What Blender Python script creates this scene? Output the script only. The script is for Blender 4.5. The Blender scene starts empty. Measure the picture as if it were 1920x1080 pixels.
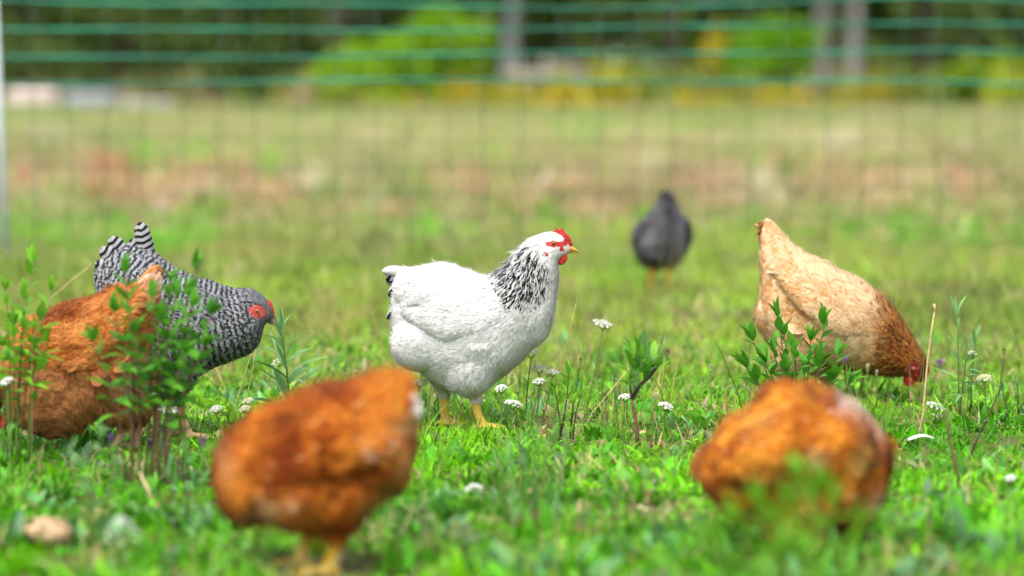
import bpy, math, random
import numpy as np
from mathutils import Vector, Matrix, noise as mnoise
from mathutils.bvhtree import BVHTree
from mathutils.kdtree import KDTree

R = math.radians
SC = bpy.context.scene
COL = SC.collection

# ------------------------------------------------------------------ camera, sky, sun, exposure
CAM_H, F, HORIZON = 0.73, 7200.0, 150.0          # camera height (m), focal length and horizon row in 1920 x 1080 pixels
PITCH = math.atan((540 - HORIZON) / F)
cam_d = bpy.data.cameras.new('camera')
cam = bpy.data.objects.new('camera', cam_d)
COL.objects.link(cam)
cam.location = (0, 0, CAM_H)
cam.rotation_euler = (math.pi / 2 - PITCH, 0, 0)
cam_d.sensor_width = 36
cam_d.lens = 135
cam_d.clip_start = 0.1
cam_d.clip_end = 2000
cam_d.dof.use_dof = True
cam_d.dof.focus_distance = 8.02
cam_d.dof.aperture_fstop = 2.5
cam_d.dof.aperture_blades = 0
SC.camera = cam

SUN_EL, SUN_AZ = R(58), R(205)                    # azimuth: direction the light comes from, clockwise from +Y
world = bpy.data.worlds.new('World')
SC.world = world
world.use_nodes = True
wn = world.node_tree
wn.nodes.clear()
w_out = wn.nodes.new('ShaderNodeOutputWorld')
w_bg = wn.nodes.new('ShaderNodeBackground')
w_sky = wn.nodes.new('ShaderNodeTexSky')
w_sky.sky_type = 'NISHITA'
w_sky.sun_disc = False
w_sky.sun_elevation = SUN_EL
w_sky.sun_rotation = SUN_AZ
w_sky.air_density = 1.0
w_sky.dust_density = 5.0
w_sky.ozone_density = 1.0
w_hs = wn.nodes.new('ShaderNodeHueSaturation')
w_hs.inputs['Saturation'].default_value = 0.35     # overcast: a grey-white sky
wn.links.new(w_sky.outputs[0], w_hs.inputs['Color'])
wn.links.new(w_hs.outputs[0], w_bg.inputs[0])
w_bg.inputs[1].default_value = 0.15
wn.links.new(w_bg.outputs[0], w_out.inputs[0])
sun_d = bpy.data.lights.new('sun', 'SUN')
sun_d.energy = 0.8
sun_d.angle = R(14)
sun_d.color = (1.0, 0.95, 0.87)
sun = bpy.data.objects.new('sun', sun_d)
COL.objects.link(sun)
sd = Vector((math.sin(SUN_AZ) * math.cos(SUN_EL), math.cos(SUN_AZ) * math.cos(SUN_EL), math.sin(SUN_EL)))
sun.rotation_euler = sd.to_track_quat('Z', 'Y').to_euler()
sun.location = (0, 0, 20)
SC.view_settings.view_transform = 'Standard'
SC.view_settings.look = 'None'
SC.view_settings.gamma = 1
SC.view_settings.use_curve_mapping = False
SC.view_settings.exposure = 1.13
SC.render.engine = 'CYCLES'
SC.cycles.use_denoising = True
SC.cycles.max_bounces = 6
SC.cycles.transparent_max_bounces = 4

# ------------------------------------------------------------------ helpers
rng = np.random.default_rng(7)
random.seed(7)
CF = Vector((0, math.cos(PITCH), -math.sin(PITCH)))
CU = Vector((0, math.sin(PITCH), math.cos(PITCH)))


def ray(px, py):
    return CF + Vector((1, 0, 0)) * ((px - 960) / F) + CU * ((540 - py) / F)


def ground_pt(px, py):
    d = ray(px, py)
    return Vector((0, 0, CAM_H)) + d * (-CAM_H / d.z)


def at(px, py, Y):
    d = ray(px, py)
    return Vector((0, 0, CAM_H)) + d * (Y / d.y)


def tag(o, label=None, cat=None, group=None, kind=None):
    if label:
        o['label'] = label
    if cat:
        o['category'] = cat
    if group:
        o['group'] = group
    if kind:
        o['kind'] = kind
    return o


def empty(name, loc=(0, 0, 0), rz=0.0):
    o = bpy.data.objects.new(name, None)
    o.empty_display_size = 0.05
    o.location = loc
    o.rotation_euler = (0, 0, rz)
    COL.objects.link(o)
    return o


def mesh_data(name, V, Fc, mats=(), smooth=True, attrs=None, face_mat=None):
    """V (n,3); Fc list of tuples or (m,k) array. attrs {name: (type, array per vertex)}"""
    me = bpy.data.meshes.new(name)
    V = np.asarray(V, dtype=np.float32)
    if isinstance(Fc, np.ndarray):
        m, k = Fc.shape
        me.vertices.add(len(V))
        me.vertices.foreach_set('co', V.ravel())
        me.loops.add(m * k)
        me.loops.foreach_set('vertex_index', Fc.astype(np.int32).ravel())
        me.polygons.add(m)
        me.polygons.foreach_set('loop_start', np.arange(0, m * k, k, dtype=np.int32))
        me.update(calc_edges=True)
        me.validate()
    else:
        me.from_pydata(V.tolist(), [], Fc)
        me.update()
    if smooth:
        me.polygons.foreach_set('use_smooth', np.ones(len(me.polygons), dtype=bool))
    for m_ in mats:
        me.materials.append(m_)
    if face_mat is not None:
        me.polygons.foreach_set('material_index', np.asarray(face_mat, dtype=np.int32))
    if attrs:
        set_attrs(me, attrs)
    return me


def set_attrs(me, attrs):
    for an, (ty, arr) in attrs.items():
        a = me.attributes.new(an, ty, 'POINT')
        arr = np.asarray(arr, dtype=np.int32 if ty == 'INT' else np.float32)
        if ty == 'FLOAT_COLOR':
            if arr.shape[1] == 3:
                arr = np.concatenate([arr, np.ones((len(arr), 1), np.float32)], 1)
            a.data.foreach_set('color', arr.ravel())
        elif ty == 'FLOAT_VECTOR':
            a.data.foreach_set('vector', arr.ravel())
        else:
            a.data.foreach_set('value', arr.ravel())


def obj(name, me, parent=None, mat=None):
    o = bpy.data.objects.new(name, me)
    COL.objects.link(o)
    if parent is not None:
        o.parent = parent
    return o


class MB:
    """collects vertices and faces of mixed size"""
    def __init__(self):
        self.v, self.f, self.m, self.a = [], [], [], []

    def add(self, V, Fc, mi=0, a=0.0):
        b = len(self.v)
        self.v += [tuple(p) for p in V]
        self.f += [tuple(i + b for i in q) for q in Fc]
        self.m += [mi] * len(Fc)
        self.a += [a] * len(V)

    def tube(self, path, radii, n=6, mi=0, a=0.0, cap=True):
        V, Fc = tube(path, radii, n, cap)
        self.add(V, Fc, mi, a)

    def mesh(self, name, mats, smooth=True):
        me = mesh_data(name, np.array(self.v), self.f, mats, smooth, face_mat=self.m)
        set_attrs(me, {'shade': ('FLOAT', self.a)})
        return me


def tube(path, radii, n=6, cap=True):
    P = [Vector(p) for p in path]
    V, Fc = [], []
    ref = Vector((0.3, 1, 0.1)).normalized()
    for i, p in enumerate(P):
        t = (P[min(i + 1, len(P) - 1)] - P[max(i - 1, 0)]).normalized()
        if abs(t.dot(ref)) > 0.95:
            ref = Vector((1, 0.1, 0.2)).normalized()
        a = t.cross(ref).normalized()
        b = t.cross(a).normalized()
        r = radii[i] if hasattr(radii, '__len__') else radii
        for k in range(n):
            an = 2 * math.pi * k / n
            V.append(p + a * (math.cos(an) * r) + b * (math.sin(an) * r))
    for i in range(len(P) - 1):
        for k in range(n):
            Fc.append((i * n + k, i * n + (k + 1) % n, (i + 1) * n + (k + 1) % n, (i + 1) * n + k))
    if cap:
        Fc.append(tuple(range(n))[::-1])
        Fc.append(tuple((len(P) - 1) * n + k for k in range(n)))
    return V, Fc


def ellipsoid(c, r, nu=16, nv=10):
    V, Fc = [], []
    for i in range(1, nv):
        th = math.pi * i / nv
        for k in range(nu):
            ph = 2 * math.pi * k / nu
            V.append((c[0] + r[0] * math.sin(th) * math.cos(ph), c[1] + r[1] * math.sin(th) * math.sin(ph), c[2] + r[2] * math.cos(th)))
    for i in range(nv - 2):
        for k in range(nu):
            Fc.append((i * nu + k, (i + 1) * nu + k, (i + 1) * nu + (k + 1) % nu, i * nu + (k + 1) % nu))
    t, b = len(V), len(V) + 1
    V += [(c[0], c[1], c[2] + r[2]), (c[0], c[1], c[2] - r[2])]
    for k in range(nu):
        Fc.append((t, k, (k + 1) % nu))
        Fc.append((b, (nv - 2) * nu + (k + 1) % nu, (nv - 2) * nu + k))
    return V, Fc


def vnoise(x, y, seed=0):
    """value noise 0..1 on arrays"""
    xi, yi = np.floor(x).astype(np.int64), np.floor(y).astype(np.int64)
    fx, fy = x - xi, y - yi
    fx, fy = fx * fx * (3 - 2 * fx), fy * fy * (3 - 2 * fy)

    def h(a, b):
        n = (a * 374761393 + b * 668265263 + seed * 974634777) & 0xFFFFFFFF
        n = ((n ^ (n >> 13)) * 1274126177) & 0xFFFFFFFF
        return ((n ^ (n >> 16)) & 0xFFFF) / 65535.0
    return (h(xi, yi) * (1 - fx) + h(xi + 1, yi) * fx) * (1 - fy) + (h(xi, yi + 1) * (1 - fx) + h(xi + 1, yi + 1) * fx) * fy


def fbm(x, y, seed=0):
    return (vnoise(x, y, seed) + 0.5 * vnoise(2.1 * x + 7, 2.1 * y + 3, seed + 1) + 0.25 * vnoise(4.3 * x, 4.3 * y + 9, seed + 2)) / 1.75


def sstep(a, b, x):
    t = np.clip((x - a) / (b - a), 0, 1)
    return t * t * (3 - 2 * t)


# ------------------------------------------------------------------ materials
def new_mat(name):
    m = bpy.data.materials.new(name)
    m.use_nodes = True
    nt = m.node_tree
    b = nt.nodes['Principled BSDF']
    return m, nt, b


def node(nt, ty, **kw):
    n = nt.nodes.new(ty)
    for k, v in kw.items():
        setattr(n, k, v)
    return n


def math_node(nt, op, a, b=None, clamp=False):
    n = node(nt, 'ShaderNodeMath', operation=op, use_clamp=clamp)
    for i, x in enumerate((a, b)):
        if x is None:
            continue
        if isinstance(x, (int, float)):
            n.inputs[i].default_value = x
        else:
            nt.links.new(x, n.inputs[i])
    return n.outputs[0]


def maprange(nt, x, a, b, c=0.0, d=1.0):
    n = node(nt, 'ShaderNodeMapRange', interpolation_type='SMOOTHSTEP')
    nt.links.new(x, n.inputs['Value'])
    n.inputs['From Min'].default_value, n.inputs['From Max'].default_value = a, b
    n.inputs['To Min'].default_value, n.inputs['To Max'].default_value = c, d
    return n.outputs[0]


def mix_col(nt, fac, a, b, blend='MIX'):
    n = node(nt, 'ShaderNodeMix', data_type='RGBA', blend_type=blend)
    for sock, x in ((n.inputs[0], fac), (n.inputs[6], a), (n.inputs[7], b)):
        if isinstance(x, (int, float)):
            sock.default_value = x
        elif isinstance(x, tuple):
            sock.default_value = (*x, 1)
        else:
            nt.links.new(x, sock)
    return n.outputs[2]


def translucent_out(nt, b, colour, amount):
    t = node(nt, 'ShaderNodeBsdfTranslucent')
    nt.links.new(colour, t.inputs[0])
    mx = node(nt, 'ShaderNodeMixShader')
    mx.inputs[0].default_value = amount
    out = nt.nodes['Material Output']
    nt.links.new(b.outputs[0], mx.inputs[1])
    nt.links.new(t.outputs[0], mx.inputs[2])
    nt.links.new(mx.outputs[0], out.inputs[0])


def simple_mat(name, col, rough=0.6, var=0.15, scale=40, spec=0.4, bump=0.0):
    m, nt, b = new_mat(name)
    no = node(nt, 'ShaderNodeTexNoise')
    no.inputs['Scale'].default_value = scale
    no.inputs['Detail'].default_value = 4
    tc = node(nt, 'ShaderNodeTexCoord')
    nt.links.new(tc.outputs['Object'], no.inputs['Vector'])
    f = maprange(nt, no.outputs[0], 0.3, 0.7)
    c = mix_col(nt, f, tuple(x * (1 - var) for x in col), tuple(min(1, x * (1 + var)) for x in col))
    nt.links.new(c, b.inputs['Base Color'])
    b.inputs['Roughness'].default_value = rough
    b.inputs['Specular IOR Level'].default_value = spec
    if bump:
        bm = node(nt, 'ShaderNodeBump')
        bm.inputs['Strength'].default_value = bump
        bm.inputs['Distance'].default_value = 0.01
        nt.links.new(no.outputs[0], bm.inputs['Height'])
        nt.links.new(bm.outputs[0], b.inputs['Normal'])
    return m


def leaf_mat(name, col, tip=None, trans=0.35, rough=0.5, instanced=False, spec=0.3, var=0.3):
    """colour varies with the vertex attribute shade; instanced ones multiply the tint of their instance"""
    m, nt, b = new_mat(name)
    sh = node(nt, 'ShaderNodeAttribute', attribute_name='shade').outputs['Fac']
    tip = tip or tuple(min(1, x * 1.4) for x in col)
    if instanced:
        ti = node(nt, 'ShaderNodeAttribute', attribute_name='tint', attribute_type='INSTANCER').outputs['Color']
        k = math_node(nt, 'MULTIPLY_ADD', sh, 2 * var)
        nt.nodes[-1].inputs[2].default_value = 1 - var
        kk = node(nt, 'ShaderNodeCombineColor')
        for i in range(3):
            nt.links.new(k, kk.inputs[i])
        c = mix_col(nt, 1.0, ti, kk.outputs[0], 'MULTIPLY')
    else:
        oi = node(nt, 'ShaderNodeObjectInfo').outputs['Random']
        f = math_node(nt, 'ADD', math_node(nt, 'MULTIPLY', sh, 0.6), math_node(nt, 'MULTIPLY', oi, 0.4))
        c = mix_col(nt, f, tuple(x * (1 - var) for x in col), tip)
    nt.links.new(c, b.inputs['Base Color'])
    b.inputs['Roughness'].default_value = rough
    b.inputs['Specular IOR Level'].default_value = spec
    translucent_out(nt, b, c, trans)
    return m


def feather_mat(name, rough=0.75):
    m, nt, b = new_mat(name)
    A = lambda n, o='Color': node(nt, 'ShaderNodeAttribute', attribute_name=n).outputs[o]
    col, mcol = A('col'), A('mcol')
    fu = node(nt, 'ShaderNodeSeparateXYZ')
    nt.links.new(A('fuv', 'Vector'), fu.inputs[0])
    mk = node(nt, 'ShaderNodeSeparateXYZ')
    nt.links.new(A('mark', 'Vector'), mk.inputs[0])
    av = math_node(nt, 'ABSOLUTE', fu.outputs[1])
    st = math_node(nt, 'MULTIPLY', maprange(nt, av, 0.5, 0.95, 1, 0), maprange(nt, fu.outputs[0], 0.86, 1.0, 1, 0))
    st = math_node(nt, 'MULTIPLY', st, mk.outputs[0])
    bar = math_node(nt, 'SINE', math_node(nt, 'MULTIPLY', mk.outputs[1], 2 * math.pi))
    bar = math_node(nt, 'MULTIPLY', maprange(nt, bar, -0.25, 0.35), mk.outputs[2])
    mask = math_node(nt, 'MAXIMUM', st, bar)
    c = mix_col(nt, mask, col, mcol)
    # barbs: fine streaks across the vane
    cv = node(nt, 'ShaderNodeCombineXYZ')
    nt.links.new(math_node(nt, 'SUBTRACT', math_node(nt, 'MULTIPLY', fu.outputs[0], 9.0), math_node(nt, 'MULTIPLY', av, 2.5)), cv.inputs[0])
    nt.links.new(math_node(nt, 'MULTIPLY', fu.outputs[1], 1.2), cv.inputs[1])
    nt.links.new(math_node(nt, 'MULTIPLY', fu.outputs[2], 60.0), cv.inputs[2])
    no = node(nt, 'ShaderNodeTexNoise')
    no.inputs['Scale'].default_value = 2.2
    no.inputs['Detail'].default_value = 3
    nt.links.new(cv.outputs[0], no.inputs['Vector'])
    k = maprange(nt, no.outputs[0], 0.25, 0.75, 0.86, 1.08)
    kk = node(nt, 'ShaderNodeCombineColor')
    for i in range(3):
        nt.links.new(k, kk.inputs[i])
    c = mix_col(nt, 1.0, c, kk.outputs[0], 'MULTIPLY')
    nt.links.new(c, b.inputs['Base Color'])
    b.inputs['Roughness'].default_value = rough
    b.inputs['Specular IOR Level'].default_value = 0.15
    b.inputs['Sheen Weight'].default_value = 0.08
    b.inputs['Sheen Roughness'].default_value = 0.5
    translucent_out(nt, b, c, 0.28)
    return m


M_FEATHER = feather_mat('feathers')
M_COMB = simple_mat('red_comb_skin', (0.56, 0.03, 0.025), 0.5, 0.5, 260, 0.35, 0.9)
M_BEAK = simple_mat('horn_beak', (0.62, 0.33, 0.06), 0.35, 0.3, 90, 0.5)
M_BEAK_DARK = simple_mat('dark_horn_beak', (0.28, 0.19, 0.12), 0.35, 0.3, 90, 0.5)
M_IRIS = simple_mat('orange_iris', (0.35, 0.11, 0.02), 0.1, 0.2, 300, 0.6)
M_PUPIL = simple_mat('black_pupil', (0.01, 0.008, 0.006), 0.08, 0.1, 300, 0.6)
M_STEM = leaf_mat('green_stem', (0.10, 0.17, 0.03), (0.16, 0.26, 0.05), 0.1)
M_STEM_BROWN = simple_mat('brown_stem', (0.16, 0.085, 0.055), 0.8, 0.35, 200, 0.2)
M_STEM_DARK = simple_mat('dark_stem', (0.055, 0.04, 0.03), 0.8, 0.35, 200, 0.2)
M_STRAW = simple_mat('straw_stem', (0.50, 0.40, 0.18), 0.7, 0.2, 150, 0.2)
M_LEAF = leaf_mat('green_leaf', (0.065, 0.26, 0.02), (0.14, 0.44, 0.03), 0.38)
M_LEAF_BRIGHT = leaf_mat('bright_leaf', (0.12, 0.38, 0.02), (0.26, 0.58, 0.035), 0.42)
M_LEAF_GREY = leaf_mat('grey_green_leaf', (0.14, 0.36, 0.10), (0.30, 0.54, 0.20), 0.4)
M_PETAL_WHITE = leaf_mat('white_petal', (0.74, 0.76, 0.68), (0.86, 0.86, 0.82), 0.25)
M_PETAL_CREAM = leaf_mat('cream_petal', (0.6, 0.62, 0.36), (0.75, 0.75, 0.5), 0.25)
M_PETAL_PURPLE = leaf_mat('purple_petal', (0.26, 0.10, 0.32), (0.45, 0.22, 0.55), 0.25)
M_SEED = simple_mat('seed_head', (0.33, 0.26, 0.13), 0.8, 0.3, 300, 0.2)
M_SEED_PINK = simple_mat('pinkish_seed_head', (0.36, 0.2, 0.2), 0.8, 0.3, 300, 0.2)

# ------------------------------------------------------------------ the setting: ground
gm, nt, b = new_mat('meadow_soil')
tc = node(nt, 'ShaderNodeTexCoord')
n1 = node(nt, 'ShaderNodeTexNoise')
n1.inputs['Scale'].default_value = 0.35
n1.inputs['Detail'].default_value = 6
n2 = node(nt, 'ShaderNodeTexNoise')
n2.inputs['Scale'].default_value = 14
n2.inputs['Detail'].default_value = 6
nt.links.new(tc.outputs['Object'], n1.inputs['Vector'])
nt.links.new(tc.outputs['Object'], n2.inputs['Vector'])
ca = mix_col(nt, maprange(nt, n1.outputs[0], 0.35, 0.65), (0.03, 0.06, 0.008), (0.11, 0.12, 0.035))
cb = mix_col(nt, maprange(nt, n2.outputs[0], 0.45, 0.7), ca, (0.13, 0.09, 0.04))
nt.links.new(cb, b.inputs['Base Color'])
b.inputs['Roughness'].default_value = 0.95
b.inputs['Specular IOR Level'].default_value = 0.1
bp = node(nt, 'ShaderNodeBump')
bp.inputs['Distance'].default_value = 0.02
nt.links.new(n2.outputs[0], bp.inputs['Height'])
nt.links.new(bp.outputs[0], b.inputs['Normal'])
gx = np.array([-900, -300, -80, -30, -10, -4, -2, -1, 0, 1, 2, 4, 10, 30, 80, 300, 900.0])
gy = np.array([-300, -60, -10, 0, 3, 5, 6, 7, 8, 9, 10, 12, 15, 20, 30, 50, 80, 120, 300, 900.0])
GX, GY = np.meshgrid(gx, gy)
V = np.stack([GX.ravel(), GY.ravel(), np.zeros(GX.size)], 1)
nxg, nyg = len(gx), len(gy)
ii = np.array([(j * nxg + i, j * nxg + i + 1, (j + 1) * nxg + i + 1, (j + 1) * nxg + i) for j in range(nyg - 1) for i in range(nxg - 1)])
tag(obj('ground', mesh_data('ground', V, ii, [gm])), kind='structure')


# ------------------------------------------------------------------ grass and field plants, scattered as stuff
def blade_clump(name, n, spread, h, hv, w, lean, curl, mat, segs=4, leafy=0.0, rs=1):
    r = np.random.default_rng(rs)
    V, Fc, A = [], [], []
    for k in range(n):
        a0 = r.uniform(0, 2 * math.pi)
        rad = spread * math.sqrt(r.uniform())
        p = Vector((rad * math.cos(a0), rad * math.sin(a0), -0.004))
        az = r.uniform(0, 2 * math.pi)
        L = h * (1 + hv * r.uniform(-1, 1))
        el = math.pi / 2 - lean * r.uniform(0.1, 1)
        cu = curl * r.uniform(0.2, 1.2)
        W = w * r.uniform(0.7, 1.35)
        isleaf = r.uniform() < leafy
        if isleaf:
            L *= 0.7
            W *= 2.6
        sh = r.uniform()
        side = Vector((-math.sin(az), math.cos(az), 0))
        tw = r.uniform(-0.5, 0.5)
        base = len(V)
        for s in range(segs + 1):
            u = s / segs
            if isleaf:
                wd = W * max(0.06, math.sin(math.pi * min(1, 0.08 + 0.92 * u)) ** 0.8)
            else:
                wd = W * (1 - u ** 2.2) + 0.0004
            sv = side * math.cos(tw * u) + Vector((0, 0, 1)) * math.sin(tw * u)
            V += [p - sv * wd / 2, p + sv * wd / 2]
            A += [min(1, sh * 0.75 + 0.25 * u)] * 2
            el2 = el - cu * u
            p = p + Vector((math.cos(az) * math.cos(el2), math.sin(az) * math.cos(el2), math.sin(el2))) * (L / segs)
        for s in range(segs):
            q = base + 2 * s
            Fc.append((q, q + 1, q + 3, q + 2))
    me = mesh_data(name, np.array(V), np.array(Fc), [mat], attrs={'shade': ('FLOAT', A)})
    return bpy.data.objects.new(name, me)          # a source for instances: never linked to the scene


def scatter(name, sources, P, tint, scl, tilt=0.15, kind='stuff'):
    n = len(P)
    rot = np.stack([rng.uniform(-tilt, tilt, n), rng.uniform(-tilt, tilt, n), rng.uniform(0, 2 * math.pi, n)], 1)
    me = bpy.data.meshes.new(name)
    me.vertices.add(n)
    me.vertices.foreach_set('co', np.asarray(P, np.float32).ravel())
    set_attrs(me, {'rot': ('FLOAT_VECTOR', rot), 'scl': ('FLOAT', scl), 'tint': ('FLOAT_COLOR', tint), 'pick': ('INT', rng.integers(0, len(sources), n))})
    o = obj(name, me)
    tag(o, kind=kind)
    g = bpy.data.node_groups.new(name, 'GeometryNodeTree')
    g.interface.new_socket('Geometry', in_out='INPUT', socket_type='NodeSocketGeometry')
    g.interface.new_socket('Geometry', in_out='OUTPUT', socket_type='NodeSocketGeometry')
    gi, go = g.nodes.new('NodeGroupInput'), g.nodes.new('NodeGroupOutput')
    jn = g.nodes.new('GeometryNodeJoinGeometry')
    for s in sources:
        oi = g.nodes.new('GeometryNodeObjectInfo')
        oi.inputs['Object'].default_value = s
        oi.inputs['As Instance'].default_value = False
        ti = g.nodes.new('GeometryNodeGeometryToInstance')
        g.links.new(oi.outputs['Geometry'], ti.inputs[0])
        g.links.new(ti.outputs[0], jn.inputs[0])

    def named(nm, ty):
        a = g.nodes.new('GeometryNodeInputNamedAttribute')
        a.data_type = ty
        a.inputs['Name'].default_value = nm
        return a.outputs['Attribute']
    ip = g.nodes.new('GeometryNodeInstanceOnPoints')
    er = g.nodes.new('FunctionNodeEulerToRotation')
    g.links.new(gi.outputs[0], ip.inputs['Points'])
    g.links.new(jn.outputs[0], ip.inputs['Instance'])
    ip.inputs['Pick Instance'].default_value = True
    g.links.new(named('pick', 'INT'), ip.inputs['Instance Index'])
    g.links.new(named('rot', 'FLOAT_VECTOR'), er.inputs[0])
    g.links.new(er.outputs[0], ip.inputs['Rotation'])
    g.links.new(named('scl', 'FLOAT'), ip.inputs['Scale'])
    g.links.new(ip.outputs[0], go.inputs[0])
    md = o.modifiers.new('scatter', 'NODES')
    md.node_group = g
    return o


def field_points(y0, y1, density, margin=1.25, extra=0.35):
    """random points of the wedge the camera sees, with room at both sides"""
    w0, w1 = 0.1334 * y0 * margin + extra, 0.1334 * y1 * margin + extra
    n = int(density * (w0 + w1) * (y1 - y0))
    t = rng.uniform(0, 1, n)
    a = (w1 - w0) / (y1 - y0)
    # area-true sampling along Y
    A = w0 * (y1 - y0) + 0.5 * a * (y1 - y0) ** 2
    y = y0 + ((-w0 + np.sqrt(w0 * w0 + 2 * a * t * A)) / a if abs(a) > 1e-6 else t * (y1 - y0))
    x = rng.uniform(-1, 1, n) * (w0 + a * (y - y0))
    return np.stack([x, y, np.zeros(n)], 1)


M_GRASS = leaf_mat('grass_blades', (1, 1, 1), trans=0.42, rough=0.45, instanced=True, spec=0.28, var=0.45)


def mixc(a, b, t):
    t = np.asarray(t)[:, None]
    return np.asarray(a)[None, :] * (1 - t) + np.asarray(b)[None, :] * t


def jitter(c, amt):
    return np.clip(c * (1 + rng.uniform(-amt, amt, (len(c), 1))) * (1 + rng.uniform(-amt * 0.4, amt * 0.4, c.shape)), 0.003, 1)


def trim(P):
    """grass kept short by the birds: in front of and under the near hen, and round the feet of the white one"""
    c = 960 + P[:, 0] * F / P[:, 1]
    k = 1 - 0.75 * np.exp(-((c - 600) / 105) ** 4) * (P[:, 1] > 4.9) * (P[:, 1] < 5.85)
    k *= 1 - 0.45 * np.exp(-((c - 1715) / 60) ** 4) * (P[:, 1] > 7.9) * (P[:, 1] < 8.8)
    k *= 1 - 0.65 * np.exp(-((c - 110) / 75) ** 4) * (P[:, 1] > 5.4) * (P[:, 1] < 6.02)
    return k


GREEN, DEEP, LIME, YGREEN = (0.085, 0.36, 0.004), (0.025, 0.14, 0.004), (0.21, 0.57, 0.008), (0.25, 0.43, 0.03)
OLIVE, TAN, PALE, PINK, RUST = (0.17, 0.23, 0.04), (0.42, 0.33, 0.13), (0.5, 0.47, 0.26), (0.46, 0.26, 0.17), (0.36, 0.15, 0.06)

def patches(T, P, lift, spots):
    """plants of another colour grow in patches: (column, row, half width, half height, colour, strength)"""
    s_ = F / P[:, 1]
    col, row = 960 + P[:, 0] * s_ + rng.normal(0, 14, len(P)), HORIZON + CAM_H * s_ - lift + rng.normal(0, 9, len(P))
    for a, b_, ra, rb, c, k in spots:
        w = np.exp(-np.clip(((col - a) / ra) ** 2 + ((row - b_) / rb) ** 2, 0, 30)) * k
        w = np.clip(w * rng.uniform(0.5, 1.5, len(P)), 0, 1)[:, None]
        T = T + (np.array(c)[None] - T) * w
    return T


VIVID, RED, ROSE, IVORY = (0.15, 0.50, 0.015), (0.52, 0.16, 0.10), (0.70, 0.38, 0.27), (0.85, 0.82, 0.66)
MID_PATCHES = [(180, 420, 170, 40, VIVID, 1.0), (60, 400, 90, 30, VIVID, 1.0), (320, 450, 90, 25, VIVID, .9), (820, 425, 60, 22, VIVID, .9), (1380, 405, 60, 25, VIVID, .8), (1690, 420, 60, 20, VIVID, .9),
               (1850, 420, 80, 25, VIVID, .6), (700, 470, 40, 30, (0.10, 0.15, 0.04), .7), (1850, 560, 60, 25, (0.13, 0.18, 0.04), .7), (1740, 500, 50, 20, (0.13, 0.18, 0.04), .6), (1130, 560, 80, 20, (0.14, 0.2, 0.04), .6),
               (1200, 520, 60, 16, VIVID, .6), (480, 470, 100, 22, (0.42, 0.38, 0.12), .7), (1050, 470, 120, 25, (0.44, 0.42, 0.14), .6), (1550, 470, 150, 25, (0.36, 0.40, 0.1), .5), (620, 590, 60, 40, (0.44, 0.33, 0.13), .6)]
FAR_PATCHES = [(265, 305, 32, 26, VIVID, 1.0), (365, 300, 45, 26, VIVID, .9), (520, 315, 50, 22, VIVID, .9), (905, 295, 30, 22, VIVID, .8), (1090, 265, 60, 20, VIVID, .5), (1420, 290, 30, 18, VIVID, .8), (780, 255, 40, 20, VIVID, .5), (1280, 245, 50, 16, VIVID, .4),
               (200, 335, 50, 26, RED, .9), (45, 335, 25, 24, RED, .9), (370, 335, 25, 24, RED, .7), (460, 325, 20, 20, RED, .6), (445, 352, 40, 16, ROSE, 1.0), (525, 372, 34, 18, ROSE, 1.0), (580, 350, 15, 14, IVORY, 1.0), (100, 256, 22, 16, IVORY, .9),
               (300, 370, 60, 20, ROSE, .6), (1130, 385, 40, 18, ROSE, .9), (1070, 355, 50, 18, ROSE, .6), (1210, 325, 20, 16, IVORY, .9), (1570, 278, 20, 20, IVORY, .8), (1320, 345, 60, 24, ROSE, .7), (1420, 360, 40, 20, IVORY, .6), (1560, 335, 70, 26, RED, .3), (1650, 360, 60, 20, ROSE, .8), (1800, 350, 70, 24, ROSE, .7),
               (880, 350, 70, 26, ROSE, .5), (1000, 310, 60, 20, (0.52, 0.44, 0.2), .6), (640, 290, 60, 22, (0.30, 0.42, 0.12), .7), (700, 340, 80, 22, (0.24, 0.36, 0.1), .7), (190, 275, 80, 24, (0.20, 0.32, 0.10), .7), (80, 300, 40, 18, (0.14, 0.28, 0.06), .7)]

turf = [blade_clump('turf_clump', 24, 0.030, 0.028, 0.6, 0.0024, 1.25, 1.5, M_GRASS, 4, 0.3, s) for s in range(1, 7)]
turf += [blade_clump('turf_leaf_clump', 16, 0.030, 0.022, 0.5, 0.0034, 1.35, 1.1, M_GRASS, 4, 0.8, s) for s in range(7, 11)]
P = field_points(4.6, 10.6, 640)
n = len(P)
k1, k2 = fbm(P[:, 0] * 2.2, P[:, 1] * 1.4, 11), fbm(P[:, 0] * 6, P[:, 1] * 5, 21)
T = mixc(GREEN, LIME, np.clip(sstep(0.3, 0.7, k1 + rng.normal(0, 0.12, n)) + 0.25 * (P[:, 1] < 7), 0, 1))
T = T + (np.array(DEEP)[None] - T) * sstep(0.54, 0.78, k2 + rng.normal(0, 0.1, n))[:, None] * 0.85
cool = rng.uniform(0, 1, n) < 0.06
T[cool] = (0.14, 0.34, 0.09)
far = sstep(7.6, 9.8, P[:, 1] + 1.2 * (k1 - 0.5))
T = T + (np.array(YGREEN)[None] - T) * (far * 0.75)[:, None]
dead = rng.uniform(0, 1, n) < 0.05 + 0.10 * far + 0.06 * (k2 > 0.6)
T[dead] = mixc(TAN, PALE, rng.uniform(0, 1, dead.sum()))
T = jitter(T, 0.38)
scatter('short_grass', turf, P, T, rng.uniform(0.6, 1.5, n) * (0.55 + 0.95 * fbm(P[:, 0] * 4, P[:, 1] * 3, 23)) * trim(P), 0.35)

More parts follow.
